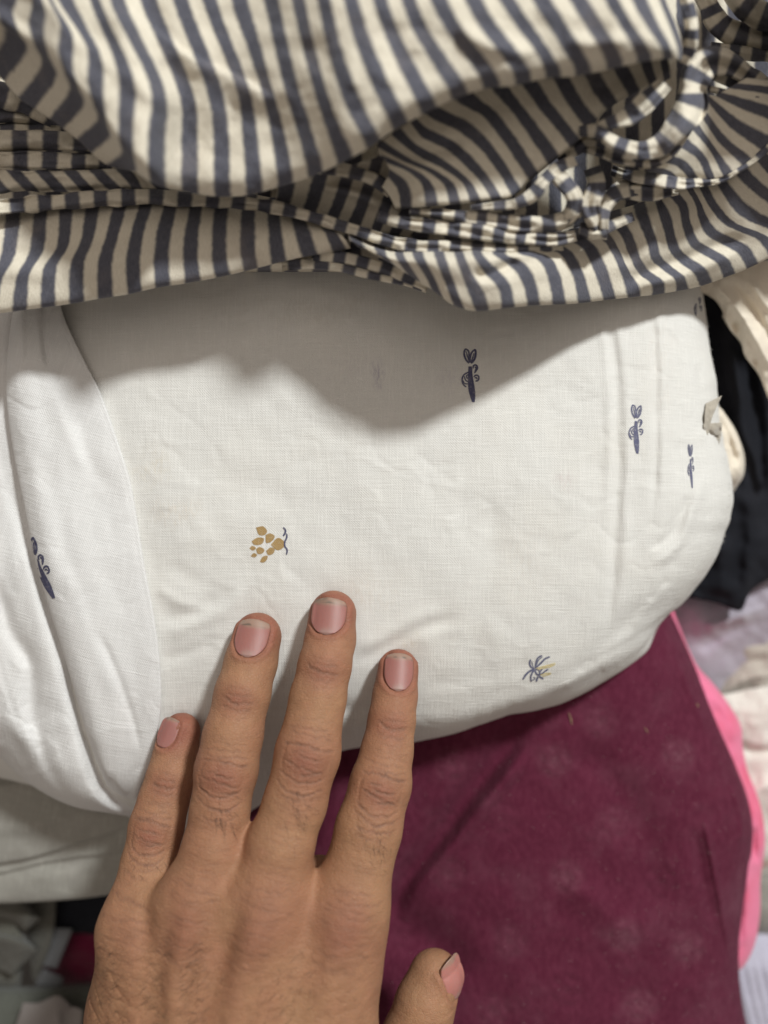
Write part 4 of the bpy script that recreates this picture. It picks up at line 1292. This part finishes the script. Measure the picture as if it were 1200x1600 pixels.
o = simple("paper_scrap", [[(36, 1567, -82), (60, 1567, -81), (76, 1560, -80), (90, 1555, -80), (103, 1564, -80), (112, 1573, -81), (118, 1574, -80), (129, 1579, -80)],
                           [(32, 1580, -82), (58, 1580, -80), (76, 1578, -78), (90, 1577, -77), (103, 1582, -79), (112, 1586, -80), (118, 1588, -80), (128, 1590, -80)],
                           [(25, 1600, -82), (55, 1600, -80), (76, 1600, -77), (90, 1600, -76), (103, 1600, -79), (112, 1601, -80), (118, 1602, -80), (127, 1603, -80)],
                           [(12, 1640, -84), (50, 1640, -82), (76, 1640, -80), (90, 1640, -79), (103, 1640, -80), (112, 1640, -81), (118, 1640, -81), (124, 1640, -82)]], 60, 40, M_PAPER_SHADED, None, (), 0.3, 24, 225, 0.2)
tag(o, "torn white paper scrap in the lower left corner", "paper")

# ------------------------------------------------------------------ the hand
def R(px, h):
    return px * K * (CAMH - h)


# joints: (px, py, h, half width in photo-pixels)
FING = {
    "index": [(622, 1046, 1.0, 32), (617, 1088, 4, 34), (612, 1126, 8, 36), (605, 1172, 11.5, 39.5), (595, 1224, 15, 47), (576, 1295, 18.5, 51), (543, 1425, 22.0, 56)],
    "middle": [(520.5, 959, 4.6, 36.5), (516, 1000, 7, 38.5), (507.5, 1040, 11, 40.5), (497, 1090, 14, 43), (481, 1176, 18, 50), (461, 1255, 21, 48.5), (438, 1320, 23, 52), (413, 1418, 24.5, 58)],
    "ring": [(402, 995, 2.6, 38), (392, 1035, 6, 40), (379, 1084, 10, 42.5), (364, 1150, 14, 45.5), (354, 1202, 16.5, 48), (344, 1265, 19, 45), (334, 1325, 21, 48), (303, 1415, 23.0, 52)],
    "pinky": [(283, 1144, -3, 30), (275, 1178, -1.5, 33.5), (267, 1214, 1, 36.5), (256, 1250, 3.5, 38), (245, 1290, 6.5, 41), (232, 1350, 10, 41), (209, 1445, 19.5, 43)],
    "thumb": [(679, 1527, -8, 41), (664, 1570, -6, 46), (650, 1622, -4, 52), (620, 1700, 2, 56), (560, 1790, 10, 70)],
}
PALM = [  # a, b with half widths
    ((543, 1425, 22.0, 56), (500, 1840, 33, 66)), ((413, 1418, 24.5, 58), (420, 1850, 35, 68)), ((303, 1415, 23.0, 52), (345, 1850, 34, 66)), ((209, 1445, 19.5, 43), (270, 1840, 30, 64)),
    ((210, 1490, 15, 47), (219, 1580, 12, 66)), ((219, 1580, 12, 66), (235, 1800, 22, 78)), ((560, 1790, 10, 70), (470, 1880, 26, 70)), ((575, 1700, 8, 50), (505, 1640, 20, 55)),
    ((420, 1600, 16, 62), (400, 1800, 26, 70)), ((515, 1495, 20.5, 54), (275, 1490, 18, 52)), ((505, 1620, 22, 56), (290, 1620, 20, 56)), ((500, 1368, 10, 24), (560, 1390, 10, 24)), ((430, 1366, 12, 24), (500, 1368, 10, 24)), ((320, 1362, 11, 24), (400, 1350, 12, 24)), ((220, 1420, 12, 30), (300, 1410, 14, 30)),
    ((440, 1850, 34, 78), (430, 2060, 48, 78)), ((340, 1850, 34, 78), (350, 2060, 48, 78)), ((400, 2000, 46, 95), (390, 2500, 60, 105)),
]


def bone(a):
    return mm(a[0], a[1], a[2]), R(a[3], a[2])


STEP = 0.75
lo = np.array([-118.0, -262.0, -22.0])
hi = np.array([42.0, -18.0, 90.0])
dims = np.ceil((hi - lo) / STEP).astype(int)
ax = [lo[i] + STEP * np.arange(dims[i]) for i in range(3)]


def box(pts, rmax, margin=13):
    pts = np.array(pts)
    a = np.clip(np.floor((pts.min(0) - rmax - margin - lo) / STEP).astype(int), 0, dims)
    b = np.clip(np.ceil((pts.max(0) + rmax + margin - lo) / STEP).astype(int), 0, dims)
    return tuple(slice(i, j) for i, j in zip(a, b))


def cone(sl, a, ra, b, rb, zs=1.0):
    x = ax[0][sl[0]][:, None, None].astype(np.float32)
    y = ax[1][sl[1]][None, :, None].astype(np.float32)
    z = ax[2][sl[2]][None, None, :].astype(np.float32)
    ba = b - a
    l2 = float(ba @ ba)
    t = np.clip(((x - a[0]) * ba[0] + (y - a[1]) * ba[1] + (z - a[2]) * ba[2]) / l2, 0, 1)
    d = np.sqrt((x - a[0] - t * ba[0])**2 + (y - a[1] - t * ba[1])**2 + ((z - a[2] - t * ba[2]) * zs)**2)
    return d - (ra + (rb - ra) * t)


def smin(a, b, k):
    h = np.clip(0.5 + 0.5 * (b - a) / k, 0, 1)
    return b + (a - b) * h - k * h * (1 - h)


palm = np.full(dims, 30.0, np.float32)
for a, b in PALM:
    pa, ra = bone(a)
    pb, rb = bone(b)
    sl = box([pa, pb], max(ra, rb))
    palm[sl] = smin(palm[sl], cone(sl, pa, ra, pb, rb, 1.04), 13.0 if ra > 6 else 5.0)
fing = np.full(dims, 30.0, np.float32)
for nm, js in FING.items():
    bs = [bone(j) for j in js]
    sl = box([b[0] for b in bs], max(b[1] for b in bs))
    f = None
    for (pa, ra), (pb, rb) in zip(bs[:-1], bs[1:]):
        c = cone(sl, pa, ra, pb, rb, 1.06)
        f = c if f is None else smin(f, c, 2.0)
    fing[sl] = smin(fing[sl], f, 2.5)
D_ = smin(palm, fing, 7.5)
del fing


def surface_nets(D, lo, st):
    ins = D < 0
    nx, ny, nz = D.shape
    cs = np.zeros((nx - 1, ny - 1, nz - 1), np.int8)
    for i in (0, 1):
        for j in (0, 1):
            for k in (0, 1):
                cs += ins[i:nx - 1 + i, j:ny - 1 + j, k:nz - 1 + k]
    cells = np.argwhere((cs > 0) & (cs < 8))
    idx = np.full(cs.shape, -1, np.int64)
    idx[tuple(cells.T)] = np.arange(len(cells))
    acc = np.zeros((len(cells), 3))
    cnt = np.zeros(len(cells))
    cor = [(i, j, k) for i in (0, 1) for j in (0, 1) for k in (0, 1)]
    vals = {c: D[tuple((cells + np.array(c)).T)] for c in cor}
    for c0 in cor:
        for a in range(3):
            if c0[a] == 0:
                c1 = list(c0)
                c1[a] = 1
                c1 = tuple(c1)
                v0, v1 = vals[c0], vals[c1]
                m = (v0 < 0) != (v1 < 0)
                t = np.where(m, v0 / np.where(m, v0 - v1, 1), 0)
                p = np.array(c0, float)[None] + t[:, None] * (np.array(c1, float) - np.array(c0, float))[None]
                acc += np.where(m[:, None], p, 0)
                cnt += m
    V = (cells + acc / cnt[:, None]) * st + lo
    F = []
    for a in range(3):
        s0 = [slice(1, n - 1) for n in D.shape]
        s1 = [slice(1, n - 1) for n in D.shape]
        s0[a] = slice(0, D.shape[a] - 1)
        s1[a] = slice(1, D.shape[a])
        A0, A1 = ins[tuple(s0)], ins[tuple(s1)]
        e = np.argwhere(A0 != A1)
        if not len(e):
            continue
        flip = A0[tuple(e.T)]
        off = np.ones(3, int)
        off[a] = 0
        e = e + off
        b, c = [(1, 2), (2, 0), (0, 1)][a]
        q = []
        for db, dc in ((-1, -1), (0, -1), (0, 0), (-1, 0)):
            k = e.copy()
            k[:, b] += db
            k[:, c] += dc
            q.append(idx[tuple(k.T)])
        q = np.stack(q, 1)
        q = np.where(flip[:, None], q, q[:, ::-1])
        F.append(q)
    F = np.concatenate(F)
    return V, F[(F >= 0).all(1)]


HV, HF = surface_nets(D_, lo, STEP)
del D_, palm
tmp = add_mesh("hand_base", world(HV), HF, None)
md = tmp.modifiers.new("s", 'SMOOTH')
md.factor = 0.5
md.iterations = 4
md = tmp.modifiers.new("d", 'SUBSURF')
md.levels = 1
md.render_levels = 1
dg = bpy.context.evaluated_depsgraph_get()
ev = bpy.data.meshes.new_from_object(tmp.evaluated_get(dg))
n = len(ev.vertices)
HV = np.empty(n * 3, np.float32)
ev.vertices.foreach_get("co", HV)
HV = HV.reshape(-1, 3).astype(float) * 1000
HV[:, 2] -= BASE
HN = np.empty(n * 3, np.float32)
ev.vertices.foreach_get("normal", HN)
HN = HN.reshape(-1, 3).astype(float)
HF = np.empty(len(ev.loops), np.int32)
ev.loops.foreach_get("vertex_index", HF)
HF = HF.reshape(-1, 4)
bpy.data.objects.remove(tmp)
bpy.data.meshes.remove(ev)
BV_HAND = BVHTree.FromPolygons([tuple(p) for p in HV[::1]], [tuple(int(i) for i in q) for q in HF])

disp = np.zeros(n)
pig = np.zeros(n)            # crease pigment
tipred = np.zeros(n)
knuck = np.zeros(n)
up = np.clip(HN[:, 2] * 2.0, 0, 1)
upL = np.clip(HN[:, 2] * 1.2 + 0.25, 0, 1)


def local(c, d):
    """coordinates in mm: t along the finger towards the tip, s to the right of it"""
    dx, dy = HV[:, 0] - c[0], HV[:, 1] - c[1]
    return dx * d[0] + dy * d[1], dx * d[1] - dy * d[0]


def lines(c, d, L, rad, seed, gain=1.0):
    t, s = local(c, d)
    near = (t**2 + s**2) < rad**2
    tt, ss = t[near], s[near]
    dd, pp = np.zeros(near.sum()), np.zeros(near.sum())
    for k, (t0, cv, s0, s1, a, w, sl) in enumerate(L):
        jit = 0.35 * noise(ss / 1.7 + k * 13, ss * 0 + seed, seed) + 0.18 * noise(ss / 0.6 + k * 31, ss * 0 + seed, seed + 1)
        e = tt - (t0 + cv * ss**2 + sl * ss + jit)
        m = np.clip((ss - s0) / 1.2, 0, 1) * np.clip((s1 - ss) / 1.2, 0, 1)
        m = m * (0.75 + 0.35 * noise(ss / 1.3 + k * 5, ss * 0 + 3.3, seed + 2))
        prof = np.exp(-(e / w)**2) - 0.35 * np.exp(-((e - 1.9 * w) / w)**2) - 0.35 * np.exp(-((e + 1.9 * w) / w)**2)
        dd -= a * prof * m
        pp += np.exp(-(e / (w * 1.3))**2) * m * min(1, a * 5)
    disp[near] += gain * dd * upL[near]
    pig[near] += pp * up[near]


def vlines(c, d, L, rad, seed):
    t, s = local(c, d)
    near = (t**2 + s**2) < rad**2
    tt, ss = t[near], s[near]
    dd = np.zeros(near.sum())
    for k, (s0, cv, t0, t1, a, w) in enumerate(L):
        e = ss - (s0 + cv * tt**2 + 0.3 * noise(tt / 1.4 + k * 9, tt * 0 + seed, seed))
        m = np.clip((tt - t0) / 1.0, 0, 1) * np.clip((t1 - tt) / 1.0, 0, 1)
        dd -= 0.6 * a * np.exp(-(e / w)**2) * m
    disp[near] += dd * upL[near]


def jdir(a, b):
    d = (mm(*a[:3]) - mm(*b[:3]))[:2]
    return d / np.linalg.norm(d)


def bumpat(c, rt_, rs, a, d):
    t, s = local(c, d)
    disp[:] += a * np.exp(-(t / rt_)**2 - (s / rs)**2) * up


for fi, (nm, pip, dip) in enumerate((("index", 4, 2), ("middle", 4, 2), ("ring", 4, 2), ("pinky", 4, 2))):
    js = FING[nm]
    sc = js[pip][3] / 49.0
    c, d = mm(*js[pip][:3]), jdir(js[pip - 1], js[pip + 1])
    weak = 0.7 if nm == "pinky" else 1.0
    r_ = np.random.default_rng(30 + fi)
    j = lambda v, q=0.35: v + r_.normal(0, q)
    bumpat(c, 7 * sc, 7 * sc, 0.35, d)
    lines(c, d, [
        (j(4.3) * sc, -0.018, -7 * sc, 7.4 * sc, 0.26, 0.34, r_.normal(-.03, .03)), (j(1.1) * sc, 0.01, -2.4 * sc, 4.4 * sc, 0.30, 0.32, -0.12),
        (j(-1.3) * sc, 0.0, -6 * sc, 5.5 * sc, 0.28, 0.34, -0.16), (j(2.5) * sc, -0.02, -4.5 * sc, 0.5 * sc, 0.16, 0.28, 0.1),
        (j(-3.2) * sc, 0.02, -1.0 * sc, 5.5 * sc, 0.20, 0.3, 0.05),
        (j(-5.6) * sc, 0.050 / sc, -6.6 * sc, 6.4 * sc, 0.30, 0.34, 0.02), (j(-8.4) * sc, 0.045 / sc, -7 * sc, 7 * sc, 0.20, 0.34, -0.02),
        (j(-10.3) * sc, 0.03, -5 * sc, 7 * sc, 0.11, 0.32, 0.03), (j(-12) * sc, 0.02, -6 * sc, 4 * sc, 0.07, 0.3, 0.0),
        (j(6.2) * sc, -0.012, -6 * sc, 7 * sc, 0.12, 0.3, 0), (j(7.6) * sc, -0.01, -7 * sc, 6 * sc, 0.10, 0.3, 0.02), (j(9.0) * sc, -0.008, -5 * sc, 6.5 * sc, 0.07, 0.3, 0),
        (j(10.6) * sc, 0, -5 * sc, 6 * sc, 0.05, 0.3, 0)], 17, 10 + fi, 1.12 * weak)
    vlines(c, d, [(-6.3 * sc, 0.06, -4.5 * sc, 4.2 * sc, 0.26, 0.45), (6.0 * sc, -0.05, -4 * sc, 2.5 * sc, 0.18, 0.4), (-2.3 * sc, 0.0, -3.5 * sc, 1.5 * sc, 0.12, 0.3), (2.5 * sc, 0.0, -5.0 * sc, 2.5 * sc, 0.12, 0.3)], 12, 20 + fi)
    t, s = local(c, d)
    knuck += np.exp(-(t / (6 * sc))**2 - (s / (6.5 * sc))**2) * up
    # last joint
    c, d = mm(*js[dip][:3]), jdir(js[dip - 1], js[dip + 1])
    lines(c, d, [(j(-0.6), 0.035, -5.0 * sc, 5.0 * sc, 0.26, 0.42, r_.normal(-.05, .03)), (j(1.6), -0.01, -4 * sc, 4.5 * sc, 0.12, 0.36, 0.02), (j(3.2), -0.02, -4.5 * sc, 4 * sc, 0.07, 0.35, 0),
                 (j(-2.6), 0.03, -5 * sc, 5 * sc, 0.11, 0.35, 0), (j(-4.4), 0.02, -4 * sc, 5 * sc, 0.06, 0.3, 0)], 12, 40 + fi)
    knuck += 0.9 * np.exp(-(local(c, d)[0] / 4.5)**2 - (local(c, d)[1] / 6)**2) * up
    bumpat(c + np.array([d[0] * 2.5, d[1] * 2.5, 0]), 3.5, 5.5, 0.25, d)
    # fine lines on the back of the first phalanx and over the big knuckle
    a, b = js[pip], js[-1]
    mid = mm((a[0] + b[0]) / 2, (a[1] + b[1]) / 2, (a[2] + b[2]) / 2)
    d2 = jdir(a, b)
    lines(mid, d2, [(j(k * 1.9 - 9, .4), r_.normal(0, .008), r_.uniform(-8, -3), r_.uniform(3, 8), r_.uniform(0.03, 0.075), 0.32, r_.normal(0, .05)) for k in range(10)], 14, 60 + fi)
    mc = mm(*js[-1][:3])
    lines(mc, d2, [(j(k * 1.8 - 10, .5), r_.normal(0, .012), r_.uniform(-9, -5), r_.uniform(5, 9), r_.uniform(0.04, 0.11), 0.34, r_.normal(0, .07)) for k in range(12)], 16, 80 + fi)
    bumpat(mc, 10, 7.5, [0.6, 0.9, 0.6, 0.3][fi], d2)
    t, s = local(mc, d2)
    knuck += 0.75 * np.exp(-(t / 10)**2 - (s / 7)**2) * up * (0.5 if nm == "pinky" else 1)
    tp, dt = mm(*js[0][:3]), jdir(js[0], js[1])
    t, s = local(tp, dt)
    tipred += np.exp(-((t - 2) / 7.5)**2 - (s / 9)**2)
# big-knuckle tendons and hollows between them
for pts, a, w in [
    ([(540, 1440), (505, 1560), (470, 1700)], 0.6, 3.4), ([(405, 1440), (375, 1530), (370, 1700)], 1.2, 3.4), ([(300, 1430), (275, 1520), (290, 1680)], 1.0, 3.0), ([(205, 1450), (200, 1540), (240, 1680)], 0.5, 3.0),
    ([(385, 1390), (365, 1440), (330, 1540), (300, 1620)], -1.3, 3.2), ([(275, 1400), (262, 1470), (235, 1580)], -0.5, 3.2), ([(338, 1395), (325, 1425), (305, 1490), (285, 1560)], -0.8, 2.6),
    ([(490, 1420), (470, 1500), (430, 1640)], -0.8, 4.5), ([(225, 1430), (222, 1500)], -0.5, 2.5),
]:
    P2 = np.array([mm(x, y, 33)[:2] for x, y in pts])
    dd_, _, ff_ = polydist(HV[:, 0], HV[:, 1], smooth_path([(q[0], q[1]) for q in P2]))
    fade = np.clip(np.minimum(ff_ + 0.05, 1.05 - ff_) * 4, 0, 1)
    disp += a * np.exp(-(dd_ / w)**2) * fade * up
# creases of the loose skin over the back of the hand
bx, by = HV[:, 0], HV[:, 1]
palm_m = np.clip((mm(0, 1400, 30)[1] - by) / 8, 0, 1) * up
w1 = fbm(bx / 3.2 + by / 9, by / 1.5 - bx / 7, 201, 2)
disp += palm_m * (0.09 * w1 + 0.12 * fbm(bx / 9, by / 7, 203, 2))
ul = np.clip((mm(300, 1500, 30)[0] - bx) / 18, 0, 1) * np.clip((mm(0, 1490, 30)[1] - by) / 8, 0, 1)
disp += -0.22 * up * ul * np.exp(-((np.abs(fbm(bx / 8 + by / 16, by / 3.3 + bx / 9, 207, 2))) / 0.14)**2)
disp += 0.045 * fbm(bx / 1.3, by / 1.3, 205, 2) * upL

# ---- finger nails: frame (centre, along, normal), half width and half length in mm
NAILS = [
    ("index", (621, 1047, 1.0), (0.10, 1.0), (0.06, 0.12, 1), 4.5, 5.5), ("middle", (517, 961, 4.6), (0.08, 1.0), (-0.05, 0.10, 1), 5.3, 5.4),
    ("ring", (400, 994, 2.6), (0.13, 1.0), (-0.04, 0.10, 1), 5.1, 5.5), ("pinky", (273.5, 1140, -3), (0.17, 1.0), (-0.28, 0.08, 1), 3.6, 4.3),
    ("thumb", (702, 1524, -6), (-0.26, 1.0), (0.66, 0.10, 0.74), 4.9, 6.9),
]
nail_frames = []
for nm, c, al, nr_, hw, hl in NAILS:
    c = mm(*c)
    n_ = np.array(nr_, float)
    n_ /= np.linalg.norm(n_)
    a_ = np.array([al[0], al[1], 0.0])
    a_ -= (a_ @ n_) * n_
    a_ /= np.linalg.norm(a_)
    l_ = np.cross(a_, n_)
    nail_frames.append((nm, c, a_, l_, n_, hw, hl))
    q = HV - c
    ta, tb, tn = q @ a_, q @ l_, q @ n_
    # rounded-rectangle distance, rounder at the base
    rr = np.where(ta < 0, hw * 0.85, hw * 0.45)
    qx, qy = np.abs(tb) - hw + rr, np.abs(ta) - hl + rr
    sd = np.hypot(np.maximum(qx, 0), np.maximum(qy, 0)) + np.minimum(np.maximum(qx, qy), 0) - rr
    ok = (tn > 0.0) & (sd < 5) & (HN @ n_ > 0.1)
    tipside = np.clip((ta / hl - 0.55) * 4, 0, 1)
    val = -0.28 * np.exp(-((sd - 0.1) / 0.35)**2) + 0.24 * np.exp(-((sd - 1.1) / 0.7)**2) * (1 - tipside) - 0.35 * (sd < 0)
    disp += np.where(ok, val, 0)
    tipred += np.where(ok, 0.3 * np.exp(-((sd - 0.6) / 1.0)**2), 0)

HV2 = HV + HN * disp[:, None]
# skin colour: pigment only
tipred = np.clip(tipred, 0, 1)
knuck = np.clip(knuck, 0, 1)
pig = np.clip(pig, 0, 1)
base = np.array([0.345, 0.168, 0.096])
col = np.repeat(base[None], n, 0)
red = np.array([0.275, 0.100, 0.068])
kn = np.array([0.270, 0.106, 0.069])
yel = np.array([0.385, 0.215, 0.115])
dk = np.array([0.21, 0.105, 0.068])
mott = np.clip(0.5 + 0.5 * fbm(bx / 11, by / 11, 301), 0, 1)[:, None]
col = col + (yel - base) * 0.7 * mott
col = col + (kn - col) * (knuck * 0.9)[:, None]
col = col + (red - col) * (tipred * 0.9)[:, None]
col = col + (dk - col) * (pig * 0.95)[:, None]
fine = fbm(bx / 2.2, by / 2.2, 305)[:, None]
col = np.clip(col * (1 + 0.06 * fine), 0.02, 0.9)

nt = NT("skin")
p = nt.pos()
tint = nt.attr("tint").outputs["Color"]
fn = nt.noise(p, 900, 4, 0.6)
c = nt.mix(nt.math('MULTIPLY', nt.ramp(fn, 0.45, 0.75), 0.30), tint, (0.30, 0.15, 0.095))
spots = nt.noise(p, 210, 4, 0.65)
c = nt.mix(nt.math('MULTIPLY', nt.ramp(spots, 0.5, 0.75), 0.22), c, (0.42, 0.19, 0.12))
nt.l(c, nt.b.inputs["Base Color"])
nt.b.inputs["Roughness"].default_value = 0.6
nt.b.inputs["Specular IOR Level"].default_value = 0.3
nt.b.inputs["Subsurface Weight"].default_value = 0.12
nt.b.inputs["Subsurface Radius"].default_value = (1.0, 0.38, 0.2)
nt.b.inputs["Subsurface Scale"].default_value = 0.0022
vo = nt.n("ShaderNodeTexVoronoi", feature='DISTANCE_TO_EDGE')
vo.inputs["Scale"].default_value = 1000
mpv = nt.n("ShaderNodeMapping")
mpv.inputs[3].default_value = (0.85, 1.25, 1.0)
nt.l(p, mpv.inputs[0])
nt.l(mpv.outputs[0], vo.inputs["Vector"])
hh = nt.math('ADD', nt.ramp(vo.outputs["Distance"], 0.0, 0.14), nt.math('MULTIPLY', nt.noise(p, 1.0, 3, 0.6, (500, 1700, 900)), 1.3))
nt.l(nt.bump(hh, 0.4, 0.00025), nt.b.inputs["Normal"])
M_SKIN = nt.m

hand = add_mesh("person", world(HV2), HF, M_SKIN, None, None, {"tint": col})
tag(hand, "bare left hand with spread fingers and dirty nails, pressing on the white cloth", "person")

# nails
nt = NT("nail")
p = nt.pos()
tint = nt.attr("tint").outputs["Color"]
nt.l(tint, nt.b.inputs["Base Color"])
nt.b.inputs["Roughness"].default_value = 0.5
nt.b.inputs["Specular IOR Level"].default_value = 0.5
nt.b.inputs["Subsurface Weight"].default_value = 0.15
nt.b.inputs["Subsurface Scale"].default_value = 0.001
nt.b.inputs["Coat Weight"].default_value = 0.0
nt.l(nt.bump(nt.noise(p, 1.0, 2, 0.5, (1200, 120, 400)), 0.12, 0.0002), nt.b.inputs["Normal"])
M_NAIL = nt.m
NA, NB = 44, 34
for k, (nm, c, a_, l_, n_, hw, hl) in enumerate(nail_frames):
    V, colr = [], []
    # heights of the flesh along the centre line
    def surf(ta, tb):
        o = c + a_ * ta + l_ * tb + n_ * 25
        hit, _, _, _ = BV_HAND.ray_cast(Vector(o), Vector(-n_))
        if hit is None:
            return None
        return float((np.array(hit) - c) @ n_)
    z0 = surf(-hl * 0.9, 0) or 5
    z1 = surf(hl * 0.35, 0) or 5
    zt = surf(hl * 0.8, 0) or z1 - 1
    rk = np.random.default_rng(70 + k)
    for i in range(NA):
        s = -1 + 2 * i / (NA - 1)
        ta = s * hl
        # outline: round base, squarer free edge
        if s < 0:
            wd = hw * (1 - min(1, max(0, -s - 0.05) / 0.95)**2.2)**0.5 if s > -1 else hw * 0.12
        else:
            wd = hw * (1 - 0.16 * max(0, (s - 0.5) / 0.5)**2)
        wd = max(wd, hw * 0.15)
        tt_ = (ta + hl * 0.9) / (hl * 1.25)
        zl = z0 + (z1 - z0) * tt_ - 0.10 * max(0, s - 0.3)**2 * hl
        zf = surf(ta, 0)
        zc = zl if (s < 0.2 or zf is None) else zl + (min(zf + 0.15, zl) - zl) * 0.6 * (s - 0.2) / 0.8
        if nm == "thumb" and zf is not None:
            zc = max(zl, zf) + 0.15
        for jx in range(NB):
            b = -1 + 2 * jx / (NB - 1)
            tb = b * wd
            zz = surf(ta * 0.8, tb)
            z00 = surf(ta * 0.8, 0)
            round_ = -abs(tb)**2 / (2 * hw * 1.3)
            drop = round_ if (zz is None or z00 is None) else 0.5 * round_ + 0.5 * float(np.clip(zz - z00, -1.6, 0.1))
            ed = ta - 0.20 * hl * b * b * float(np.clip((s - 0.1) / 0.9, 0, 1))
            zn = zc + drop * 0.92 + 0.18 - 0.30 * (abs(b) > 0.97) - (0.35 if s < -0.93 else 0)
            V.append(c + a_ * ed + l_ * tb + n_ * zn)
            pink = np.array([0.315, 0.128, 0.110])
            lun = np.array([0.34, 0.215, 0.185])
            freec = np.array([0.325, 0.225, 0.170])
            q = pink * (1.45 if nm == "thumb" else 1.0) * (1 + 0.05 * rk.normal() * 0.3)  # thumb nail colour raised for the light on its right-facing side
            arc = -0.72 + 0.20 * b * b * 3
            wl = 1 / (1 + math.exp((s - (-0.66 - 0.55 * b * b)) * 16))
            fl = {"index": 0.72, "middle": 0.66, "ring": 0.60, "pinky": 0.86, "thumb": 0.80}[nm]
            wf = 0.85 / (1 + math.exp(-(s - (fl + 0.22 * b * b - 0.05 + 0.05 * float(noise(np.array([b * 2.3 + k * 3]), np.array([0.7]), 12)[0]))) * 24))
            q = q + (lun - q) * wl * (0.8 if nm != "pinky" else 0.15)
            q = q + (freec - q) * wf
            # dirt under the free edge
            dn = float(noise(np.array([b * 3.1 + k * 7]), np.array([s * 4.0]), 11)[0])
            dirt = math.exp(-((s - fl - 0.05 - 0.04 * dn) / 0.045)**2) * max(0.12, 0.35 + 0.9 * dn) * (1.0 if nm != "thumb" else 0.0)
            if nm == "middle":
                dirt = max(dirt, max(0, s - 0.5) * 1.7 * max(0, -b + 0.15 + 0.5 * dn))
            rim = max(0, abs(b) - 0.90) / 0.10 * (1 if s < 0.9 else 0.5)
            q = q + (np.array([0.11, 0.085, 0.065]) - q) * min(0.85, dirt)
            q = q + (np.array([0.30, 0.14, 0.10]) - q) * min(0.6, rim * 0.5)
            colr.append(q)
    V, colr = np.array(V), np.array(colr)
    f = grid_faces(NA, NB)
    e1, e2 = V[f[:, 1]] - V[f[:, 0]], V[f[:, 3]] - V[f[:, 0]]
    if (np.cross(e1, e2) @ n_).sum() < 0:
        f = f[:, ::-1]
    o = add_mesh("fingernail", world(V), f, M_NAIL, hand, None, {"tint": colr})
    md = o.modifiers.new("thickness", 'SOLIDIFY')
    md.thickness = 0.0004
    md.offset = -1

# fine hairs on the fingers and the back of the hand
M_HAIR = NT("hair")
M_HAIR.b.inputs["Base Color"].default_value = (0.035, 0.022, 0.015, 1)
M_HAIR.b.inputs["Roughness"].default_value = 0.5
rt_, dr_, ln_ = [], [], []


def hair_at(px, py, ang, L):
    o = Vector((0, 0, CAMH))
    d = (Vector(tuple(mm(px, py, 20))) - o).normalized()
    hit, nrm, _, _ = BV_HAND.ray_cast(o, d)
    if hit is None or abs(nrm.z) < 0.35:
        return
    if nrm.z < 0:
        nrm = -nrm
    dv = np.array([math.cos(ang), math.sin(ang), 0])
    dv = dv - (dv @ np.array(nrm)) * np.array(nrm) + 0.22 * np.array(nrm)
    rt_.append(np.array(hit) - 0.05 * np.array(nrm))
    dr_.append(dv)
    ln_.append(L)


for (x, y, sx, sy, k, ang) in [(345, 1272, 16, 16, 46, -1.2), (468, 1265, 14, 24, 50, -1.1), (585, 1318, 14, 20, 26, -1.3), (225, 1350, 14, 22, 14, -1.4)]:
    for _ in range(k):
        hair_at(rng.normal(x, sx), rng.normal(y, sy), ang + rng.normal(0, .4), rng.uniform(1.5, 4.0))
for _ in range(420):
    x, y = rng.uniform(140, 330), rng.uniform(1470, 1610)
    hair_at(x, y, math.pi + 0.5 + rng.normal(0, .35), rng.uniform(1.5, 4.2))
for _ in range(150):
    x, y = rng.normal(440, 55), rng.uniform(1480, 1610)
    hair_at(x, y, math.pi + 0.7 + rng.normal(0, .5), rng.uniform(1.0, 3.0))
hr = fibres("hair", rt_, dr_, ln_, 0.033, M_HAIR.m, hand, 0.22)
